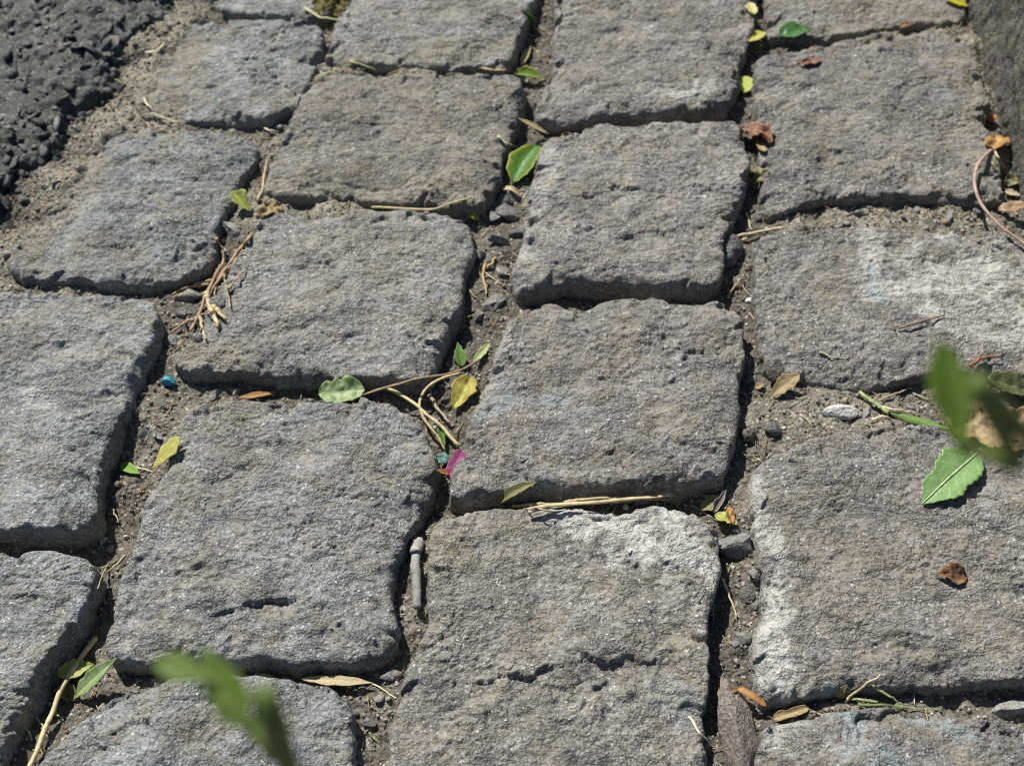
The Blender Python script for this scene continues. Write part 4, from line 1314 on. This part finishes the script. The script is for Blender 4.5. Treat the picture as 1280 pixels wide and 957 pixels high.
straw('dry_straw', [(1056, 876), (1078, 858), (1102, 842)], 3.5, (0.50, 0.42, 0.24), 'straight tan straw leaning on the near edge of the domed sett', 'straw', lift=(1, 3, 2))
for i, pts in enumerate([[(1060, 872), (1100, 878), (1140, 884), (1176, 888)], [(1072, 880), (1110, 880), (1130, 886)], [(1092, 858), (1112, 870), (1132, 882)]]):
    straw('grass_blade', pts, 4, [(0.20, 0.24, 0.10), (0.14, 0.18, 0.07), (0.30, 0.32, 0.16)][i], 'dull green grass blade in the near joint by the stained sett', 'grass blade', 'dull green grass blades', lift=(2, 3, 1), flat=0.5, taper=0.4)
leaf('dry_scrap', (1046, 872), (1058, 856), 12, TAN, 'tan scrap of leaf under the straight tan straw', crumple=0.2, lift=(1, 3), seed=38)

# -- joint between the third and fourth courses
leaf('yellow_leaf', (936, 4), (943, 18), 13, leaf_material((0.66, 0.62, 0.25), (0.70, 0.66, 0.35), None, 0.4), 'pale yellow petal-like leaf at the far end of the joint', shape='round', lift=(3, 3), seed=41)
leaf('yellow_leaf', (936, 52), (954, 40), 16, YEL, 'round yellow leaf in the joint beside a dark green leaf', shape='round', lift=(2, 3), seed=42)
leaf('yellow_leaf', (929, 96), (931, 116), 21, leaf_material((0.45, 0.52, 0.09), (0.55, 0.56, 0.14), None, 0.4), 'yellow-green folded leaf at the corner of a sett', shape='round', lift=(3, 3), fold=0.3, seed=43)
leaf('dark_leaf', (974, 44), (1015, 36), 27, DGR, 'dark green glossy leaf lying on the sandy far sett', fold=0.4, lift=(3, 3), crumple=0.06, shape='ovate', seed=44)
leaf('crumpled_leaf', (1000, 82), (1028, 74), 14, RED, 'crumpled reddish brown leaf on top of a sett', crumple=0.2, lift=(1, 2), seed=45)
straw('dry_stalk', [(1000, 78), (990, 82), (980, 84)], 1.8, (0.2, 0.1, 0.06), 'hair-thin stalk of the reddish brown leaf', 'stalk')
leaf('crumpled_leaf', (930, 160), (962, 176), 30, RED, 'crumpled russet leaf filling the joint at a sett corner', crumple=0.25, lift=(5, 5), curl=0.5, shape='round', seed=46)
leaf('leaf_strip', (940, 168), (956, 190), 9, TAN, 'tan leaf strip hanging from the russet leaf', 'leaf', shape='strip', lift=(6, 2), seed=47)
leaf('crumpled_leaf', (938, 228), (962, 212), 22, OLV, 'crumpled olive leaf deep in the joint', crumple=0.28, lift=(4, 4), seed=48)
leaf('yellow_leaf', (1180, -4), (1210, 8), 20, leaf_material((0.62, 0.60, 0.04), (0.66, 0.62, 0.08), None, 0.4), 'bright yellow leaf lying by the kerb', shape='ovate', lift=(3, 3), seed=49)
leaf('dark_scrap', (1124, 36), (1142, 28), 10, BRN, 'dark brown leaf scrap on the sandy far sett', crumple=0.3, lift=(2, 3), seed=50)
straw('pale_twig', [(914, 297), (945, 290), (978, 284)], 4, (0.46, 0.38, 0.24), 'pale twig lying across the joint above the rounded dark stone', 'twig', lift=(2, 2), taper=0.7)
straw('pale_twig', [(928, 300), (940, 294), (955, 288)], 5, (0.42, 0.34, 0.2), 'short thick tan twig beside the rounded dark stone', 'twig', lift=(1, 2))
straw('dry_stalk', [(934, 266), (936, 276), (940, 288)], 3, (0.48, 0.42, 0.26), 'short yellowish stalk standing in the joint', 'stalk')
straw('brown_twig', [(908, 372), (918, 358), (930, 344)], 3, (0.30, 0.20, 0.12), 'thin brown twig leaning in the joint below the rounded dark stone', 'twig', lift=(2, 2))
o = pebble('white_chip', 936, 377, 9, 9, 302, (0.7, 0.7, 0.66), 'small white chip in the soil beside the scuffed sett', cat='chip', height=0.7)
straw('brown_twig', [(1122, 410), (1150, 402), (1182, 394)], 3.5, (0.17, 0.12, 0.09), 'thin dark twig lying on the scuffed sett', 'twig', lift=(1, 1), taper=0.6)
straw('dry_stalk', [(1025, 440), (1040, 446), (1054, 448)], 2.5, (0.36, 0.31, 0.2), 'tiny tan stalk lying on the scuffed sett', 'stalk')
leaf('dry_leaf', (960, 498), (1000, 468), 22, TAN, 'ribbed tan dry leaf lying against the scuffed sett', lift=(2, 3), shape='drop', crumple=0.06, fold=0.3, seed=51)
leaf('tan_scrap', (944, 484), (956, 480), 9, TAN, 'tiny tan scrap beside a dark chip', lift=(1, 2), crumple=0.2, seed=52)
straw('brown_twig', [(1212, 458), (1226, 448), (1250, 444)], 5, (0.22, 0.09, 0.05), 'forked reddish twig at the edge of the scuffed sett', 'twig', 'reddish twigs', lift=(1, 2), taper=0.6)
straw('brown_twig', [(1214, 460), (1222, 450), (1230, 440)], 4, (0.25, 0.11, 0.06), 'forked reddish twig at the edge of the scuffed sett', 'twig', 'reddish twigs', lift=(1, 2), taper=0.6)
leaf('dark_leaf', (1234, 474), (1296, 492), 36, leaf_material((0.10, 0.12, 0.05), (0.14, 0.15, 0.07), (0.06, 0.06, 0.03), 0.2, 0.4), 'dark olive folded leaf above the large tan leaf', lift=(6, 6), fold=0.45, crumple=0.06, seed=53)
leaf('crumpled_leaf', (1184, 524), (1300, 548), 66, leaf_material((0.55, 0.42, 0.26), (0.50, 0.35, 0.18), (0.42, 0.28, 0.13), 0.3, 0.65), 'large crumpled tan leaf at the far side of the domed sett', lift=(8, 8), crumple=0.09, curl=0.2, shape='round', seed=54, nl=36, nw=19)
leaf('rolled_leaf', (1110, 514), (1192, 538), 17, leaf_material((0.20, 0.32, 0.09), (0.26, 0.36, 0.13), None, 0.3, 0.35), 'rolled green leaf lying along the domed sett edge', lift=(3, 4), curl=-1.5, shape='lance', seed=55)
straw('leaf_stalk', [(1075, 490), (1090, 502), (1112, 516)], 5, (0.26, 0.32, 0.12), 'green stalk leading to the rolled green leaf', 'stalk', lift=(1, 2), taper=1.2)
straw('dry_straw', [(1098, 508), (1120, 512), (1145, 516)], 3.5, (0.55, 0.47, 0.3), 'pale straw lying over the green stalk', 'straw', 'straws by the rolled leaf', lift=(2, 3))
straw('dry_straw', [(1090, 524), (1105, 520), (1115, 524)], 3, (0.55, 0.47, 0.3), 'pale straw lying over the green stalk', 'straw', 'straws by the rolled leaf', lift=(1, 1))
straw('dry_straw', [(1098, 500), (1120, 492), (1140, 484)], 3, (0.36, 0.28, 0.17), 'pale straw lying over the green stalk', 'straw', 'straws by the rolled leaf', lift=(1, 1))
# the large serrated leaf, with midrib and stalk
w0 = rest([(1222, 566), (1186, 598), (1152, 630)], 0.0012, True, (2, 2.0, 1.0))
me = blade_mesh('fallen_leaf', w0[0], w0[2], 52 * mm(1186, 598), BIG, fold=0.22, serr=0.13, bow=0.03, seed=61, nl=44, nw=17, roll=0.06)
big = tag(link('fallen_leaf', me), 'large toothed green leaf with a pale midrib lying on the domed sett', 'leaf')
C = smooth_line([Vector(p) + Vector((0, 0, 0.0006)) for p in w0], 20)
C[:, 2] += 0.03 * np.linalg.norm(C[-1] - C[0]) * np.sin(np.linspace(0, np.pi, 20)) * 0.9
V, Fq, Ft = tube_geo(C, 0.0007, 0.0003, 6, 0.6)
link('midrib', mesh_from('midrib', V, [Fq, Ft], straw_material((0.42, 0.50, 0.30))), big)
leaf('brown_scrap', (1176, 580), (1198, 576), 8, TAN, 'thin tan scrap lying on the large toothed leaf', shape='strip', lift=(3, 3), crumple=0.15, seed=62)
leaf('crumpled_leaf', (1168, 718), (1210, 718), 20, BRN, 'crumpled brown leaf lying alone on the domed sett', lift=(1.0, 1.0), crumple=0.30, curl=0.5, shape='drop', seed=63)
# by the kerb
leaf('crumpled_leaf', (1234, 184), (1258, 172), 20, leaf_material((0.52, 0.32, 0.12), (0.46, 0.26, 0.09), None, 0.3), 'orange tan crumpled leaf at the kerb with a long stem', crumple=0.2, lift=(3, 3), shape='round', seed=71)
straw('leaf_stalk', [(1252, 178), (1234, 192), (1222, 206), (1217, 228), (1222, 248), (1240, 272), (1262, 292), (1290, 312)], 4.5, (0.36, 0.25, 0.20), 'long curved reddish stem looping from the kerb leaf', 'stalk', lift=(3, 4, 4, 2), n=44, taper=0.8)
straw('dry_stalk', [(1244, 190), (1250, 200), (1257, 211)], 2.5, (0.5, 0.42, 0.2), 'thin yellow stalk standing at the kerb foot', 'stalk', 'yellow stalks at the kerb', lift=(3, 2))
straw('dry_stalk', [(1240, 203), (1244, 208), (1247, 212)], 2.5, (0.5, 0.42, 0.2), 'thin yellow stalk standing at the kerb foot', 'stalk', 'yellow stalks at the kerb', lift=(1, 1))
leaf('brown_leaf', (1246, 262), (1290, 256), 16, leaf_material((0.30, 0.19, 0.09), (0.38, 0.26, 0.13), None, 0.3), 'ribbed brown dry leaf lying below the kerb', lift=(2, 3), crumple=0.08, shape='lance', seed=72)
leaf('small_leaf', (1260, 232), (1268, 216), 14, OLV, 'small dark green scrap at the kerb foot', crumple=0.2, lift=(2, 5), seed=73)
leaf('cream_petal', (1256, 240), (1276, 244), 10, leaf_material((0.66, 0.56, 0.42), (0.60, 0.48, 0.34), None, 0.35), 'cream petal lying at the kerb foot', 'petal', lift=(2, 2), seed=74)
leaf('orange_scrap', (1236, 152), (1244, 144), 12, ORG, 'orange brown scrap against the kerb', crumple=0.25, lift=(1, 2), seed=75)
# pale crumb on the crusted sett
pebble('white_chip', 787, 689, 6, 6, 303, (0.85, 0.85, 0.82), 'tiny white chip on the lime-crusted sett', cat='chip', height=0.6, sink=0.1, sub=2)
# small things on the left-hand sand
straw('dry_straw', [(180, 124), (184, 130), (189, 136)], 3, (0.55, 0.52, 0.34), 'short pale straw on the sand beside the asphalt', 'straw', 'straws on the sand', lift=(1, 1))
straw('dry_straw', [(182, 66), (196, 64), (206, 54)], 5, (0.36, 0.33, 0.2), 'short pale straw on the sand beside the asphalt', 'straw', 'straws on the sand', lift=(1, 1), flat=0.5)
straw('dry_straw', [(190, 142), (210, 150), (228, 154)], 3, (0.45, 0.42, 0.26), 'short pale straw on the sand beside the asphalt', 'straw', 'straws on the sand', lift=(1, 1))
straw('dry_straw', [(330, 160), (336, 163), (345, 164)], 3, (0.55, 0.5, 0.36), 'short pale straw at the corner of a far sett', 'straw', lift=(1, 1))
straw('dry_straw', [(322, 252), (328, 235), (334, 200)], 4, (0.40, 0.30, 0.18), 'brown dry strand in the shaded far-left joint', 'straw', lift=(1, 2, 1), stiff=False)
# moss cushion in the far joint
mo = hit(415, 10)
mp, msz, mt = [], [], []
for i in range(420):
    a, r = rng.uniform(0, 6.283), rng.random() ** 0.6
    xx, yy = mo.x + 0.016 * r * math.cos(a), mo.y + 0.024 * r * math.sin(a)
    mp.append((xx, yy, down(xx, yy) + 0.0005 + 0.0025 * (1 - r)))
    msz.append(rng.uniform(0.0008, 0.0019))
    mt.append([(0.20, 0.19, 0.05), (0.28, 0.22, 0.07), (0.15, 0.12, 0.05)][i % 3])
me = rock_field(np.array(mp), np.array(msz), np.array(mt), 880, 1, M_GRIT, 'moss', 1.1)
tag(link('moss', me), 'yellowish brown moss cushion in the far joint', 'moss', kind='stuff')

# plant shreds too small to pick apart
VV, F4, F3, CC, off = [], [], [], [], 0
pk = nrng.choice(cand, 420, replace=False)
for i, k in enumerate(pk):
    a = rng.uniform(0, 6.283)
    ln = rng.uniform(0.002, 0.007)
    b = rng.uniform(-0.25, 0.25) * ln
    p = np.array([BX[k], BY[k], bed_z[k] + 0.0012])
    dd = np.array([math.cos(a), math.sin(a), rng.uniform(-0.1, 0.25)])
    sd_ = np.array([-dd[1], dd[0], 0])
    C = np.array([p - dd * ln, p + sd_ * b, p + dd * ln])
    v, q, t = tube_geo(smooth_line(C, 5), rng.uniform(0.00025, 0.0006), 0.0002, 5)
    VV.append(v); F4.append(q + off); F3.append(t + off)
    off += len(v)
    c = np.array(rng.choice([(0.45, 0.36, 0.2), (0.34, 0.24, 0.13), (0.52, 0.46, 0.3), (0.25, 0.16, 0.09), (0.30, 0.30, 0.14)]))
    CC.append(np.repeat(c[None], len(v), 0))
me = mesh_from('plant_shreds', np.vstack(VV), [np.vstack(F4), np.vstack(F3)], M_GRIT)
vcol(me, 'tint', np.vstack(CC))
tag(link('plant_shreds', me), 'fine shreds of dry grass and root scattered in the joints', 'plant debris', kind='stuff')

# ------------------------------------------------------------------ two shoots of a low shrub close to the lens
def at_depth(px, py, dep):
    return CAMV + pray(px, py) * dep


SPRIG = leaf_material((0.085, 0.145, 0.008), (0.12, 0.19, 0.012), None, 0.35, 0.5, dust=0.08)
SPRG2 = leaf_material((0.24, 0.30, 0.12), (0.30, 0.34, 0.16), None, 0.45, 0.4)
STEM = straw_material((0.09, 0.13, 0.02))


def shoot(label, root, nodes, leaves, r0):
    e = bpy.data.objects.new('shrub_shoot', None)
    COL.objects.link(e)
    e.location = root
    tag(e, label, 'plant', 'shrub shoots in front of the lens')
    C = smooth_line([Vector(root)] + nodes, 40)
    V, Fq, Ft = tube_geo(C, r0, r0 * 0.6, 9, 1.0, 0.05, 3)
    link('stem', mesh_from('stem', V - np.array(root), [Fq, Ft], STEM), e)
    for i, (b, t, w, mat, kw) in enumerate(leaves):
        me = blade_mesh('leaf', b, t, w, mat, seed=90 + i, thick=0.0004, **kw)
        me.transform(__import__('mathutils').Matrix.Translation(-Vector(root)))
        link('leaf', me, e)
    return e


def LW(px, dep):
    return px * dep / F


dA = 0.200
shoot('blurred green shoot with two narrow young leaves rising before a bluish sett', (-0.03, -0.03, -0.02),
      [at_depth(372, 990, dA), at_depth(345, 945, dA), at_depth(318, 912, dA + 0.001), at_depth(290, 886, dA + 0.001), at_depth(262, 848, dA + 0.002)],
      [(at_depth(306, 908, dA), at_depth(254, 806, dA + 0.006), LW(46, dA), SPRIG, dict(fold=0.2, shape='ovate')),
       (at_depth(268, 852, dA), at_depth(196, 826, dA + 0.008), LW(36, dA), SPRIG, dict(fold=0.2, shape='drop')),
       (at_depth(342, 945, dA), at_depth(318, 858, dA + 0.006), LW(26, dA), SPRIG, dict(fold=0.3, shape='ovate'))], LW(14, dA))
dB = 0.195
shoot('blurred green shoot with a broad upright leaf before the domed sett', (0.42, 0.10, -0.02),
      [at_depth(1330, 606, dB + 0.01), at_depth(1270, 582, dB), at_depth(1222, 562, dB), at_depth(1198, 545, dB)],
      [(at_depth(1206, 580, dB), at_depth(1174, 426, dB + 0.006), LW(52, dB), SPRIG, dict(fold=0.2, shape='drop')),
       (at_depth(1258, 578, dB), at_depth(1244, 502, dB + 0.006), LW(17, dB), SPRG2, dict(fold=0.3, shape='ovate'))], LW(13, dB))
